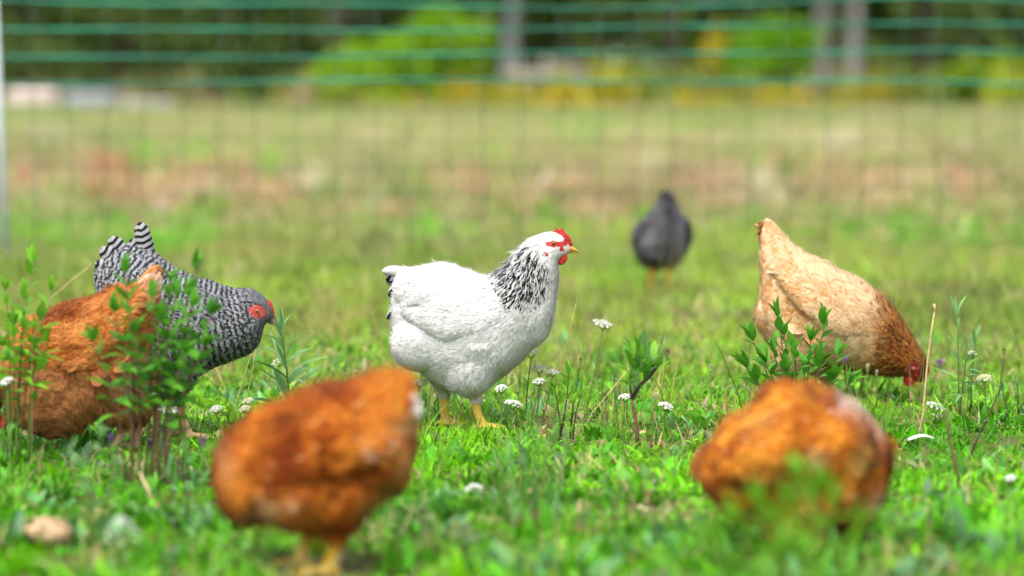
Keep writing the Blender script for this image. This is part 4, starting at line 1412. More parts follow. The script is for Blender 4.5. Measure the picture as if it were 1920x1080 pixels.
HENS.append(dict(
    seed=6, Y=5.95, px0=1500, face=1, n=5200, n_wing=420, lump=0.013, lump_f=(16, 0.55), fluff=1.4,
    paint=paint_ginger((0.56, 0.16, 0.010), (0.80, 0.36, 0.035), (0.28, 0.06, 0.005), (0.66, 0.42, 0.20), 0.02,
                       None, [(1598, 762, 20, 14, (0.84, 0.74, 0.66), 1), (1632, 782, 20, 16, (0.84, 0.74, 0.66), 1), (1652, 812, 10, 22, (0.8, 0.62, 0.5), .9), (1530, 846, 18, 16, (0.8, 0.62, 0.36), .9), (1612, 850, 16, 26, (0.68, 0.55, 0.18), .8),  # leading pale spots: highlight along the right-hand ridge painted onto the feathers
                       (1645, 935, 14, 20, (0.84, 0.62, 0.5), 1), (1440, 780, 16, 12, (0.84, 0.5, 0.14), .7), (1422, 896, 10, 14, (0.36, 0.28, 0.24), .7), (1455, 880, 20, 30, (0.66, 0.44, 0.1), .5), (1590, 940, 30, 26, (0.5, 0.34, 0.08), .6), (1535, 748, 26, 12, (0.22, 0.06, 0.02), .7)]),  # last spot: shade in the notch beside the hump, put into the colour
    label='orange-brown hen close to the camera with hunched back, below the buff hen',
    body=[(1306, 862, 1306, 892, .014), (1325, 836, 1322, 918, .05), (1364, 793, 1352, 955, .084), (1410, 750, 1400, 982, .10), (1450, 716, 1450, 985, .108), (1500, 704, 1500, 1000, .112), (1548, 722, 1545, 1004, .110),
          (1590, 752, 1590, 1002, .105), (1628, 773, 1620, 992, .09), (1654, 806, 1645, 965, .07), (1661, 840, 1657, 930, .045), (1662, 868, 1661, 900, .02)],
    neck=[[(1600, 860, -.04, .062), (1618, 905, -.075, .046), (1618, 945, -.095, .034), (1606, 980, -.105, .026), (1594, 1004, -.105, .012)]],
    thighs=[[(1490, 930, .05, .07), (1490, 990, .048, .05), (1492, 1020, .045, .028), (1492, 1040, .045, .014)], [(1530, 930, -.05, .065), (1530, 990, -.048, .05), (1530, 1016, -.045, .026), (1530, 1034, -.045, .014)]],
    shanks=[[(1492, 1025, .045, .0105), (1502, 1050, .045, .0098), (1510, 1078, .045, .010)], [(1530, 1018, -.045, .0105), (1538, 1045, -.045, .0098), (1546, 1066, -.045, .010)]],
    blobs=[(1440, 870, .06, 70, 90, .05), (1560, 850, .065, 70, 90, .05)],
    wing=[(1600, 790, 1606, 840), (1560, 760, 1566, 880), (1510, 748, 1515, 900), (1460, 760, 1462, 905), (1410, 795, 1410, 905), (1365, 830, 1366, 895), (1340, 850, 1341, 880)],
    wing_t=0.03, down_len=1.0, down_w=1.5, n_down=16000, inset=0.010,
    tail=[(1370, 850, 1310, 866, .0, .0, .016, 0), (1370, 862, 1316, 884, .012, .014, .016, 0), (1370, 852, 1314, 876, -.012, -.014, .016, 0)],
    tail_paint=lambda dark: ((0.62, 0.26, 0.05), (0.4, 0.15, 0.03), (0.3, 0.0)),
    head=dict(eye=(1610, 972), y=-.105, beak=((1594, 1002), (1586, 1022)), face_r=(.022, .02), skin=(0.55, 0.16, 0.12), comb=[(1618, 1000), (1626, 990), (1628, 972), (1624, 962), (1616, 968), (1614, 990)], wattle=[(1590, 992, 12, 14)])))
# the far dark hen seen from behind: built in the frame of the buff one, turned away and placed further back
far_hen = dict(HENS[2])
far_hen.update(n_down=7000, tail=[(1490, 490, 1434, 412 + 300 * abs(y1), y0, y1, .017, 0) for y0, y1 in ((.0, .0), (.006, .022), (-.006, -.02), (.003, .010), (-.003, -.011))], thighs=[[(1500, 600, .05, .055), (1500, 640, .045, .035), (1500, 662, .04, .014)], [(1530, 600, -.05, .055), (1530, 640, -.045, .035), (1530, 662, -.04, .014)]], shanks=[[(1500, 655, .03, .014), (1505, 700, .025, .013), (1510, 745, .02, .013)], [(1530, 655, -.04, .012), (1535, 700, -.04, .011), (1540, 742, -.04, .011)]], blobs=[], seed=7, n=2600, n_wing=260, paint=paint_grey, voxel=0.004, label='small dark grey hen further back, seen from behind', leg_col=(0.80, 0.42, 0.08),
               tail_paint=lambda dark: ((0.03, 0.03, 0.035), (0.015, 0.015, 0.02), (0.2, 0.0)))
HENS.append(far_hen)
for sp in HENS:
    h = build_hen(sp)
    if sp['seed'] == 7:
        h.location = (*at(1243, 548, 13.2).xy, 0)
        h.rotation_euler = (0, R(-4), R(97))
        h.scale = (0.86,) * 3

#@@PLANTS@@
# ------------------------------------------------------------------ blurred tufts of longer grass near the camera
tuft = [blade_clump('tuft_clump', 16, 0.05, 0.070, 0.5, 0.0065, 0.8, 1.0, M_GRASS, 4, 0.35, q) for q in (61, 62, 63, 64)]
P = field_points(4.5, 6.6, 60)
kx = fbm(P[:, 0] * 3.2 + 5, P[:, 1] * 1.6, 141)
edge = 6.0 - 0.55 * np.exp(-((P[:, 0] - 0.12) / 0.16) ** 2) * -1 - 0.35 * sstep(0.25, 0.6, P[:, 0])
P = P[(kx > 0.42) & (P[:, 1] < edge)]
n = len(P)
T = mixc(DEEP, LIME, sstep(0.3, 0.65, fbm(P[:, 0] * 5, P[:, 1] * 4, 151) + rng.normal(0, .12, n)))
cl = np.exp(-((960 + P[:, 0] * F / P[:, 1] - 600) / 120) ** 2) * (P[:, 1] > 5.2)
scatter('long_grass', tuft, P, jitter(T, 0.3), rng.uniform(0.5, 1.15, n) * trim(P), 0.3)


# ------------------------------------------------------------------ named plants, each with its own stems and leaves
def leaf_shape(name, wid, mat, droop=0.25, fold=0.25, seg=6, shade=0.5, wave=0.0):
    V, Fc, A = [], [], []
    for i in range(seg + 1):
        u = i / seg
        hw = wid * max(0.03, math.sin(math.pi * (u ** 0.8)) ** 0.85) if 0 < u < 1 else 0.012
        z = -droop * u * u + 0.12 * u
        for v in (-1, 0, 1):
            V.append((u, v * hw, z + abs(v) * hw * fold + wave * math.sin(9 * u + 2 * v)))
            A.append(shade + 0.15 * u)
    for i in range(seg):
        for c in range(2):
            q = i * 3 + c
            Fc.append((q, q + 3, q + 4, q + 1))
    return mesh_data(name, np.array(V), np.array(Fc), [mat], attrs={'shade': ('FLOAT', A)})


LEAVES = {}


def leaf_set(kind, mat):
    key = (kind, mat.name)
    if key not in LEAVES:
        w = {'narrow': 0.075, 'ovate': 0.20, 'lance': 0.13, 'needle': 0.03}[kind]
        LEAVES[key] = [leaf_shape('leaf', w * k, mat, d, f, 6, sh, 0.01) for k, d, f, sh in ((1, 0.15, 0.3, 0.2), (1.15, 0.35, 0.2, 0.5), (0.85, 0.5, 0.35, 0.8), (1.0, -0.05, 0.4, 0.65))]
    return LEAVES[key]


def place_leaf(root, me, pos, d, L, name='leaf'):
    d = d.normalized()
    side = Vector((0, 0, 1)).cross(d)
    if side.length < 0.05:
        side = Vector((1, 0, 0)).cross(d)
    side.normalize()
    up = d.cross(side)
    roll = random.uniform(-0.5, 0.5)
    side, up = side * math.cos(roll) + up * math.sin(roll), up * math.cos(roll) - side * math.sin(roll)
    M = Matrix((d * L, side * L, up * L)).transposed().to_4x4()
    M.translation = pos
    o = obj(name, me, root)
    o.matrix_local = M
    return o


def stem_path(b, t, bend=0.0, n=8):
    mid = b.lerp(t, 0.5) + Vector((bend, 0, 0)) * (t - b).length
    return [b * (1 - u) ** 2 + mid * 2 * u * (1 - u) + t * u * u for u in [i / (n - 1) for i in range(n)]]


def stem_obj(root, path, r0, r1, mat, name='stem'):
    mb = MB()
    n = len(path)
    mb.tube(path, [r0 + (r1 - r0) * i / (n - 1) for i in range(n)], 6, 0, random.random())
    return obj(name, mb.mesh(name, [mat]), root)


def along(path, u):
    f = u * (len(path) - 1)
    i = min(int(f), len(path) - 2)
    return path[i].lerp(path[i + 1], f - i), (path[i + 1] - path[i]).normalized()


def leafy(name, label, cat, base_px, Y, stems, kind, leaf_m, stem_m, L=(0.045, 0.02), el=(0.1, 1.0), start=0.2, step=0.03, r0=0.003, opp=False, group=None):
    """stems: (top px, top py, depth offset, bend)"""
    g = at(base_px, HORIZON + CAM_H * F / Y, Y)
    root = tag(empty(name, (g.x, g.y, 0)), label, cat, group)
    ms = leaf_set(kind, leaf_m)
    for (tx, ty, dy, bend, *rest) in stems:
        t = at(tx, ty, Y + dy) - root.location
        b = Vector((rest[0] if rest else 0.45 * t.x + random.uniform(-0.012, 0.012), random.uniform(-0.012, 0.012), -0.005))
        path = stem_path(b, t, bend)
        stem_obj(root, path, r0, r0 * 0.45, stem_m)
        ln = (t - b).length
        k = max(3, int(ln * (1 - start) / step))
        az = random.uniform(0, 6.28)
        for i in range(k + 1):
            u = start + (1 - start) * i / k
            p, tg = along(path, min(u, 0.999))
            e = el[0] + (el[1] - el[0]) * (i / k) + random.uniform(-0.2, 0.2)
            size = (L[0] + (L[1] - L[0]) * (i / k) ** 1.5) * random.uniform(0.8, 1.15)
            for h in ((0, math.pi) if opp else (0,)):
                a = az + h
                d = Vector((math.cos(a) * math.cos(e), math.sin(a) * math.cos(e), 0)) + tg * math.sin(e)
                place_leaf(root, random.choice(ms), p, d, size)
            az += (math.pi / 2 + random.uniform(-0.3, 0.3)) if opp else 2.4 + random.uniform(-0.3, 0.3)
        p, tg = along(path, 0.999)
        for i in range(3):
            a = az + i * 2.1
            place_leaf(root, random.choice(ms), p, tg + Vector((math.cos(a), math.sin(a), 0)) * 0.35, L[1] * random.uniform(0.9, 1.2))
    return root


# leafy weeds
leafy('leafy_weed', 'tall leafy green weed growing in front of the ginger hen and the barred hen', 'weed', 262, 6.85,
      [(235, 512, 0.02, .05), (368, 505, .05, -.10), (330, 560, -.04, -.05), (300, 600, -.03, .0), (175, 640, -.03, .12), (395, 590, .0, -.12), (215, 585, -.06, .08), (345, 665, -.06, -.1), (320, 530, .03, -.03), (385, 650, -.04, -.12), (285, 560, .0, .02), (255, 625, -.05, .03), (360, 575, .0, -.06)],
      'ovate', M_LEAF, M_STEM_BROWN, (0.052, 0.036), (0.05, 0.9), 0.5, 0.024, 0.0026, True)
leafy('leafy_weed', 'leafy green weed at the left edge beside the ginger hen', 'weed', 8, 7.2,
      [(10, 545, 0, .05), (62, 492, .04, -.05), (25, 610, -.05, .04), (95, 545, .02, -.08), (45, 560, -.03, 0), (75, 600, -.02, -.05), (-20, 520, .03, .05), (5, 650, -.05, .02), (85, 640, -.02, -.05)],
      'ovate', M_LEAF_BRIGHT, M_STEM, (0.048, 0.030), (0.2, 1.0), 0.55, 0.024, 0.0022, True)
leafy('narrow_leaved_plant', 'single upright plant with long narrow leaves in front of the barred hen', 'plant', 556, 7.92,
      [(527, 622, .0, .06)], 'narrow', M_LEAF_GREY, M_STEM, (0.115, 0.055), (0.15, 1.1), 0.2, 0.0075, 0.0030)
leafy('leafy_bush', 'low bush of small pointed leaves in front of the buff hen', 'bush', 1500, 7.95,
      [(1458, 596, 0, .04), (1412, 640, .02, .1), (1435, 680, -.04, .1), (1545, 608, .0, -.02), (1520, 640, -.04, 0), (1490, 660, -.06, .02), (1572, 668, .02, -.08), (1470, 630, .03, .03), (1540, 680, -.07, -.05), (1400, 690, -.03, .1),
       (1450, 660, .05, .05), (1510, 690, .04, 0), (1420, 715, -.06, .1), (1475, 700, -.06, .03), (1560, 715, -.05, -.05), (1590, 720, .02, -.1)],
      'ovate', M_LEAF, M_STEM_BROWN, (0.034, 0.042), (0.1, 1.0), 0.3, 0.0135, 0.0024)
leafy('narrow_leaved_plant', 'thin upright plant with narrow drooping leaves near the right edge', 'plant', 1808, 8.25,
      [(1794, 592, 0, .02), (1830, 640, .03, -.06), (1812, 668, -.03, .0)], 'narrow', M_LEAF_GREY, M_STEM, (0.065, 0.042), (0.1, 1.2), 0.3, 0.0125, 0.0024)
leafy('leafy_sprig', 'low leafy sprig between the white flowers and the forked brown stem', 'plant', 1050, 7.75,
      [(1066, 705, .0, .05), (1040, 730, -.03, .05), (1090, 738, .02, -.08), (1075, 760, -.04, 0)], 'lance', M_LEAF_BRIGHT, M_STEM_DARK, (0.042, 0.03), (0.2, 1.0), 0.3, 0.014, 0.0022)
leafy('leafy_sprig', 'low leafy sprig at the right edge with bluish leaves', 'plant', 1895, 8.15,
      [(1880, 735, .0, .05), (1908, 728, -.02, .05), (1925, 745, .02, -.08)], 'lance', M_LEAF_GREY, M_STEM_DARK, (0.034, 0.026), (0.1, 0.8), 0.3, 0.02, 0.0022)
leafy('leafy_sprig', 'out of focus broad leaved sprig in front of the right orange-brown hen', 'plant', 1470, 4.75,
      [(1500, 905, .0, .05), (1420, 950, -.05, .12), (1560, 955, .03, -.1), (1380, 985, -.06, .15), (1480, 960, -.1, 0), (1610, 990, -.05, -.1), (1530, 930, -.06, -.05), (1450, 990, -.1, .05), (1340, 1020, -.06, .1)], 'ovate', M_LEAF_BRIGHT, M_STEM, (0.050, 0.040), (0.3, 1.0), 0.55, 0.018, 0.003)
leafy('grey_green_plant', 'out of focus grey-green plant with rounded head at the lower left', 'plant', 160, 6.0,
      [(190, 822, .0, -.05), (150, 880, .0, .05), (215, 880, .03, -.08)], 'ovate', M_LEAF_GREY, M_STEM, (0.03, 0.026), (0.3, 0.9), 0.35, 0.02, 0.0028)
leafy('grey_green_plant', 'out of focus grey-green plant beside the left orange-brown hen', 'plant', 335, 6.1,
      [(345, 850, .0, .05), (318, 900, .02, .08)], 'lance', M_LEAF_GREY, M_STEM_DARK, (0.03, 0.024), (0.3, 1.0), 0.3, 0.018, 0.0026)
# the tuft of dark upright stems in the lower middle
g = at(990, HORIZON + CAM_H * F / 6.2, 6.2)
root = tag(empty('grass_tuft', (g.x, g.y, 0)), 'out of focus tuft of dark upright stems right of the left orange-brown hen', 'grass tuft')
for i in range(15):
    px = 925 + 145 * (i + random.random()) / 15
    t = at(px, random.uniform(765, 850), 6.2 + random.uniform(-.06, .06)) - root.location
    b = Vector((t.x * 0.7 + random.uniform(-.01, .01), t.y, -0.005))
    stem_obj(root, stem_path(b, t, random.uniform(-.03, .03), 6), 0.0034, 0.0018, [M_LEAF, M_STEM, M_LEAF_GREY][i % 3])
# the forked brown stem with a leafy head in the middle
g = ground_pt(1197, 842)
root = tag(empty('forked_sapling', (g.x, g.y, 0)), 'small forked brown stem with a bunch of green leaves right of the white hen', 'sapling')
YS = g.y
pp = lambda a, b_, dy=0.0: at(a, b_, YS + dy) - root.location
trunk = [Vector((0, 0, -.005)), pp(1193, 800), pp(1189, 770), pp(1184, 748)]
stem_obj(root, trunk, 0.0042, 0.0034, M_STEM_BROWN)
fork = [pp(1184, 748), pp(1200, 722), pp(1222, 702), pp(1236, 680)]
stem_obj(root, fork, 0.0042, 0.0024, M_STEM_DARK, 'branch')
stem_obj(root, [pp(1184, 748), pp(1181, 715), pp(1186, 680), pp(1196, 650)], 0.003, 0.0015, M_STEM_BROWN, 'branch')
ms = leaf_set('ovate', M_LEAF) + leaf_set('ovate', M_LEAF_BRIGHT) + leaf_set('lance', M_LEAF_BRIGHT) + leaf_set('ovate', M_LEAF_GREY)
for i in range(80):
    a, b_ = random.gauss(1200, 21), random.gauss(682, 21)
    if b_ < 634 or b_ > 735 or abs(a - 1200) > 48:
        continue
    p = pp(a, b_, random.uniform(-.03, .03))
    d = (p - pp(1196, 716)).normalized() + Vector((random.uniform(-.4, .4), random.uniform(-.5, .5), random.uniform(0, .5)))
    place_leaf(root, random.choice(ms), p - d.normalized() * 0.012, d, random.uniform(0.026, 0.044))


# ---- flowers
def floret_head(R_, n, dome, mat, seed, size=0.0024):
    r = np.random.default_rng(seed)
    mb = MB()
    for i in range(n):
        rad = R_ * math.sqrt((i + 0.5) / n)
        a = i * 2.399 + r.uniform(-.3, .3)
        c = Vector((rad * math.cos(a), rad * math.sin(a), dome * (1 - (rad / R_) ** 2) + r.uniform(-.001, .001)))
        k = size * r.uniform(0.8, 1.3)
        ring = [c + Vector((math.cos(q * 1.2566) * k, math.sin(q * 1.2566) * k, 0.0006 * (-1) ** q)) for q in range(5)]
        mb.add(ring + [c + Vector((0, 0, k * 0.8)), c - Vector((0, 0, k * 0.8))], [(q, (q + 1) % 5, 5) for q in range(5)] + [((q + 1) % 5, q, 6) for q in range(5)], 0, r.uniform())
    return mb


def yarrow(px, py, bx, by, label, width=30, mat=None, group='white flowers scattered in the pasture', tilt=0.0, dome=0.004):
    g = ground_pt(bx, by)
    root = tag(empty('white_flower', (g.x, g.y, 0)), label, 'flower', group)
    Y = g.y
    top = at(px, py, Y) - root.location
    s = F / (Y / CF.y)
    sid = int(px * 7 + py)
    r = random.Random(sid)
    R_ = r.uniform(1.0, 1.3) * width / s / 2
    tilt += r.uniform(-.35, .35)
    dome *= r.uniform(0.6, 2.2)
    path = stem_path(Vector((0, 0, -.005)), top - Vector((0, 0, R_ * 0.7)), r.uniform(-.06, .06))
    stem_obj(root, path, 0.0016, 0.0012, M_STEM)
    mb = floret_head(R_, int(26 + 900 * R_), dome, mat or M_PETAL_WHITE, sid)
    hd = obj('flower_head', mb.mesh('flower_head', [mat or M_PETAL_WHITE], False), root)
    tag(hd, kind='stuff')
    hd.location = top
    hd.rotation_euler = (0.25 + r.uniform(-.1, .1), tilt, 0)
    for i in range(6):
        a = i * 1.05
        e = top + Vector((math.cos(a) * R_ * .7, math.sin(a) * R_ * .7, -0.001))
        stem_obj(root, [path[-1], path[-1].lerp(e, .6) - Vector((0, 0, .001)), e], 0.0008, 0.0007, M_STEM, 'stalk')
    ms = leaf_set('narrow', M_LEAF_GREY)
    for i in range(5):
        p, tg = along(path, 0.1 + 0.14 * i)
        a = i * 2.4 + r.uniform(0, 1)
        place_leaf(root, ms[i % 4], p, Vector((math.cos(a), math.sin(a), 0.6)), r.uniform(0.02, 0.032))
    return root


yarrow(1130, 607, 1098, 770, 'tall lone white flat-topped flower right of the white hen')
yarrow(996, 662, 985, 795, 'white flower head touching the underside of the white hen, highest of its clump', 24)
yarrow(1011, 691, 1002, 802, 'white flower head of the clump below the breast of the white hen, middle height', 28)
yarrow(1036, 699, 1012, 804, 'small white flower head at the right side of the clump below the white hen', 20)
yarrow(1010, 717, 1000, 808, 'lowest white flower head of the clump below the breast of the white hen', 24)
yarrow(940, 730, 940, 815, 'loose white flower head close to the right leg of the white hen', 24, dome=0.012)
yarrow(962, 757, 952, 822, 'tilted white flower low in the grass below the loose flower head', 28, tilt=0.5)
yarrow(1172, 745, 1166, 808, 'white flower partly behind the forked brown stem', 22)
yarrow(1248, 762, 1224, 812, 'white flower on a dark stalk right of the forked brown stem', 24)
yarrow(786, 718, 790, 800, 'white flower behind the tail of the left orange-brown hen', 24, tilt=-0.3)
yarrow(405, 768, 422, 840, 'white flower under the head of the barred hen, left of the left orange-brown hen', 23)
yarrow(465, 752, 470, 835, 'greenish white flower head just above the back of the left orange-brown hen', 18, M_PETAL_CREAM)
yarrow(459, 768, 466, 838, 'lower greenish white flower head at the edge of the left orange-brown hen', 18, M_PETAL_CREAM)
yarrow(316, 768, 318, 850, 'flat white flower below the legs of the barred hen', 32)
yarrow(289, 743, 292, 850, 'small white flower at the leg of the barred hen', 16)
yarrow(13, 715, 24, 900, 'white flower in front of the ginger hen at the left edge', 20)
yarrow(522, 679, 517, 785, 'cream flower head behind the narrow leaved plant by the barred hen', 20, M_PETAL_CREAM)
yarrow(1755, 763, 1752, 795, 'white flower lying low right of the pecking buff hen', 34, tilt=0.1)
yarrow(1846, 709, 1850, 790, 'cream flower head near the right edge below the narrow leaved plant', 22, M_PETAL_CREAM)
yarrow(1822, 663, 1815, 785, 'cream flower head among the leaves of the narrow leaved plant at right', 18, M_PETAL_CREAM)
yarrow(229, 1012, 232, 1078, 'large blurred white flower at the bottom left', 60, dome=0.018)
yarrow(889, 917, 890, 940, 'small blurred white flower low in the grass right of the left orange-brown hen', 30)
yarrow(1896, 899, 1893, 918, 'small white flower low in the turf at the right edge', 20)


def ball_flower(px, py, bx, by, label, width, petal, name='purple_flower', group='purple flowers in the pasture', leaves=4, tall=1.0):
    g = ground_pt(bx, by)
    root = tag(empty(name, (g.x, g.y, 0)), label, 'flower', group)
    top = at(px, py, g.y) - root.location
    s = F / (g.y / CF.y)
    R_ = width / s / 2
    sid = int(px * 5 + py)
    r = random.Random(sid)
    path = stem_path(Vector((0, 0, -.005)), top - Vector((0, 0, R_ * 0.6)), r.uniform(-.05, .05))
    stem_obj(root, path, 0.0016, 0.0011, M_STEM)
    mb = MB()
    n = 60
    for i in range(n):
        z = 1 - 2 * (i + .5) / n
        a = i * 2.39996
        d = Vector((math.sqrt(1 - z * z) * math.cos(a), math.sqrt(1 - z * z) * math.sin(a), z * tall))
        sd_ = d.cross(Vector((0.1, 0.2, 1))).normalized() * R_ * 0.16
        p0, p1 = d * R_ * 0.3, d * R_ * r.uniform(0.85, 1.1) + Vector((0, 0, R_ * .2))
        mb.add([p0 - sd_ * .5, p0 + sd_ * .5, p0.lerp(p1, .7) + sd_, p1, p0.lerp(p1, .7) - sd_], [(0, 1, 2, 3, 4)], 0, r.random())
    hd = tag(obj('flower_head', mb.mesh('flower_head', [petal], False), root), kind='stuff')
    hd.location = top
    ms = leaf_set('ovate', M_LEAF)
    for i in range(leaves):
        p, tg = along(path, 0.25 + 0.7 * i / max(1, leaves))
        a = i * 2.2 + r.uniform(0, 1)
        place_leaf(root, ms[i % 4], p, Vector((math.cos(a), math.sin(a), 0.5)), r.uniform(0.02, 0.03))
    return root


ball_flower(370, 494, 340, 905, 'purple flower standing above the back of the barred hen', 24, M_PETAL_PURPLE)
ball_flower(308, 806, 306, 905, 'purple flower on the left of the three in front of the barred hen', 20, M_PETAL_PURPLE)
ball_flower(283, 832, 280, 915, 'lowest purple flower in front of the barred hen', 16, M_PETAL_PURPLE)
ball_flower(381, 830, 378, 925, 'purple flower close to the back of the left orange-brown hen', 22, M_PETAL_PURPLE)
ball_flower(208, 822, 205, 930, 'dull purple flower below the ginger hen', 16, M_PETAL_PURPLE)
ball_flower(1586, 676, 1612, 790, 'small purple flower on a bent stalk in front of the buff hen', 14, M_PETAL_PURPLE, leaves=0)
ball_flower(1762, 683, 1795, 912, 'purple flower with dark leaves beside the head of the buff hen', 20, M_PETAL_PURPLE, leaves=7)
ball_flower(1250, 661, 1235, 800, 'pale pinkish seed head beside the leafy top of the forked stem', 18, M_SEED_PINK, 'seed_head_plant', 'seed heads on thin stalks', 0)
ball_flower(1229, 744, 1218, 806, 'pale clover head low beside the forked brown stem', 16, M_PETAL_CREAM, 'seed_head_plant', 'seed heads on thin stalks', 1)
ball_flower(1332, 690, 1338, 790, 'pale green seed head left of the bush in front of the buff hen', 12, M_PETAL_CREAM, 'seed_head_plant', 'seed heads on thin stalks', 0, 1.5)
ball_flower(1413, 602, 1395, 770, 'pinkish seed head on a thin stalk behind the bush', 9, M_SEED_PINK, 'seed_head_plant', 'seed heads on thin stalks', 0, 1.6)
ball_flower(1627, 690, 1628, 775, 'pale green tufted seed head below the belly of the buff hen', 12, M_PETAL_CREAM, 'seed_head_plant', 'seed heads on thin stalks', 0, 1.6)
ball_flower(1644, 699, 1645, 775, 'short pale seed head nearest the head of the buff hen', 9, M_PETAL_CREAM, 'seed_head_plant', 'seed heads on thin stalks', 0, 1.6)
ball_flower(1882, 659, 1868, 800, 'tan bud on a dark stalk near the right edge', 11, M_SEED, 'seed_head_plant', 'seed heads on thin stalks', 0, 1.5)
ball_flower(1130, 702, 1128, 795, 'brown seed head left of the forked brown stem', 8, M_SEED, 'seed_head_plant', 'seed heads on thin stalks', 0, 2.2)
ball_flower(1152, 708, 1160, 800, 'dark reddish seed head touching the fork of the brown stem', 9, M_SEED_PINK, 'seed_head_plant', 'seed heads on thin stalks', 0, 2.2)
ball_flower(1089, 676, 1068, 790, 'dark bud on a slanting stalk below the lone white flower', 8, M_SEED_PINK, 'seed_head_plant', 'seed heads on thin stalks', 0, 1.6)
ball_flower(772, 783, 785, 832, 'tiny dark bud between the left orange-brown hen and the white hen', 7, M_STEM_DARK, 'seed_head_plant', 'seed heads on thin stalks', 0, 1.4)


def stalk(pts, label, mat, r0=0.0016, seeds=0, name='dry_stalk', cat='stalk', group='dry stalks in the pasture', by=None):
    """pts: pixel points from the ground upwards"""
    g = ground_pt(pts[0][0], by or pts[0][1])
    root = tag(empty(name, (g.x, g.y, 0)), label, cat, group)
    path = [at(a, b_, g.y) - root.location for a, b_ in pts]
    path[0] = Vector((path[0].x, 0, -.005)) if not by else path[0]
    if by:
        path = [Vector((0, 0, -.005))] + path
    stem_obj(root, path, r0, r0 * 0.6, mat)
    for i in range(seeds):
        t = path[-1]
        d = Vector((random.uniform(-.6, .6), random.uniform(-.4, .4), 1)).normalized()
        stem_obj(root, [t - d * 0.004, t + d * 0.003, t + d * random.uniform(.007, .012)], r0 * 0.8, r0 * 0.3, mat, 'spikelet')
    return root


stalk([(1718, 838), (1731, 775), (1738, 690), (1745, 630), (1753, 580)], 'tall straw stalk beside the head of the buff hen', M_STRAW, 0.0024, 5)
stalk([(432, 800), (446, 745), (468, 672), (489, 606)], 'thin straw stalk crossing in front of the beak of the barred hen', M_STRAW, 0.0013, 2)
stalk([(458, 800), (463, 745), (474, 690), (479, 655)], 'short thin straw stalk in front of the breast of the barred hen', M_STRAW, 0.0012, 0)
stalk([(60, 640), (95, 560), (135, 525), (168, 500)], 'bent tan stalk above the back of the ginger hen', M_STRAW, 0.0014, 3, by=880)
stalk([(1040, 790), (1052, 680), (1068, 620), (1081, 567)], 'fine upright stalk between the white hen and the lone white flower', M_STRAW, 0.0010, 2)
stalk([(1398, 800), (1385, 740), (1352, 660), (1340, 640)], 'dark green grass blade left of the bush', M_STEM, 0.0018, 0, 'grass_stalk')
stalk([(1815, 862), (1838, 810), (1860, 765), (1878, 725), (1882, 672)], 'dark thin stem slanting up near the right edge', M_STEM_DARK, 0.0018, 0)
stalk([(1800, 916), (1790, 860), (1778, 815), (1776, 770)], 'dark reddish twig standing in the turf right of the right orange-brown hen', M_STEM_BROWN, 0.0026, 0, 'twig', 'twig')
stalk([(290, 950), (278, 920), (262, 885)], 'blurred pinkish twig in the grass at the lower left', simple_mat('pinkish_twig', (0.55, 0.36, 0.24), 0.8, 0.2, 100), 0.0036, 0, 'twig', 'twig')
stalk([(955, 818), (968, 780), (976, 706)], 'thin dark stalk beside the right leg of the white hen', M_STEM_DARK, 0.0011, 0)
stalk([(1090, 812), (1110, 775), (1135, 745), (1180, 690)], 'long slanting straw stalk left of the forked brown stem', M_STRAW, 0.0014, 2)
stalk([(1140, 812), (1137, 765), (1135, 735)], 'dark short stalk just left of the forked brown stem', M_STEM_DARK, 0.0010, 0)

# ---- feathers, stone
def lying_feather(px, py, L, label, rz):
    g = ground_pt(px, py)
    V, Fc = [], []
    for i in range(9):
        u = i / 8
        hw = 0.011 * math.sin(math.pi * (0.08 + 0.9 * u)) ** 0.7
        for v in (-1, -.5, 0, .5, 1):
            V.append(((u - .5) * L, v * hw, 0.012 + 0.008 * math.sin(3 * u) + 0.004 * (1 - v * v)))
    for i in range(8):
        for c in range(4):
            q = i * 5 + c
            Fc.append((q, q + 5, q + 6, q + 1))
    me = mesh_data('loose_feather', np.array(V), np.array(Fc), [M_PETAL_WHITE], attrs={'shade': ('FLOAT', np.full(len(V), .5))})
    root = tag(empty('loose_feather', (g.x, g.y, 0.014), rz), label, 'feather')
    obj('vane', me, root)
    mb = MB()
    mb.tube([Vector((-.62 * L, 0, .012)), Vector((-.2 * L, 0, .019)), Vector((.4 * L, 0, .018))], [.001, .0009, .0004], 5)
    obj('quill', mb.mesh('quill', [M_PETAL_CREAM]), root)


lying_feather(1726, 850, 0.055, 'white feather lying in the turf right of the right orange-brown hen', 0.3)

g = ground_pt(92, 1030)
V, Fc = ellipsoid((0, 0, 0.006), (0.040, 0.032, 0.024), 28, 18)
V = [Vector(v) * (1 + 0.22 * mnoise.noise(Vector(v) * 40) + 0.1 * mnoise.noise(Vector(v) * 110)) for v in V]
M_STONE = simple_mat('tan_stone', (0.40, 0.27, 0.16), 0.9, 0.35, 60, 0.2, 0.6)
st = obj('stone', mesh_data('stone', np.array([tuple(v) for v in V]), Fc, [M_STONE]))
st.location = (g.x, g.y, 0.020)
tag(st, 'tan stone lying in the grass at the bottom left', 'stone')

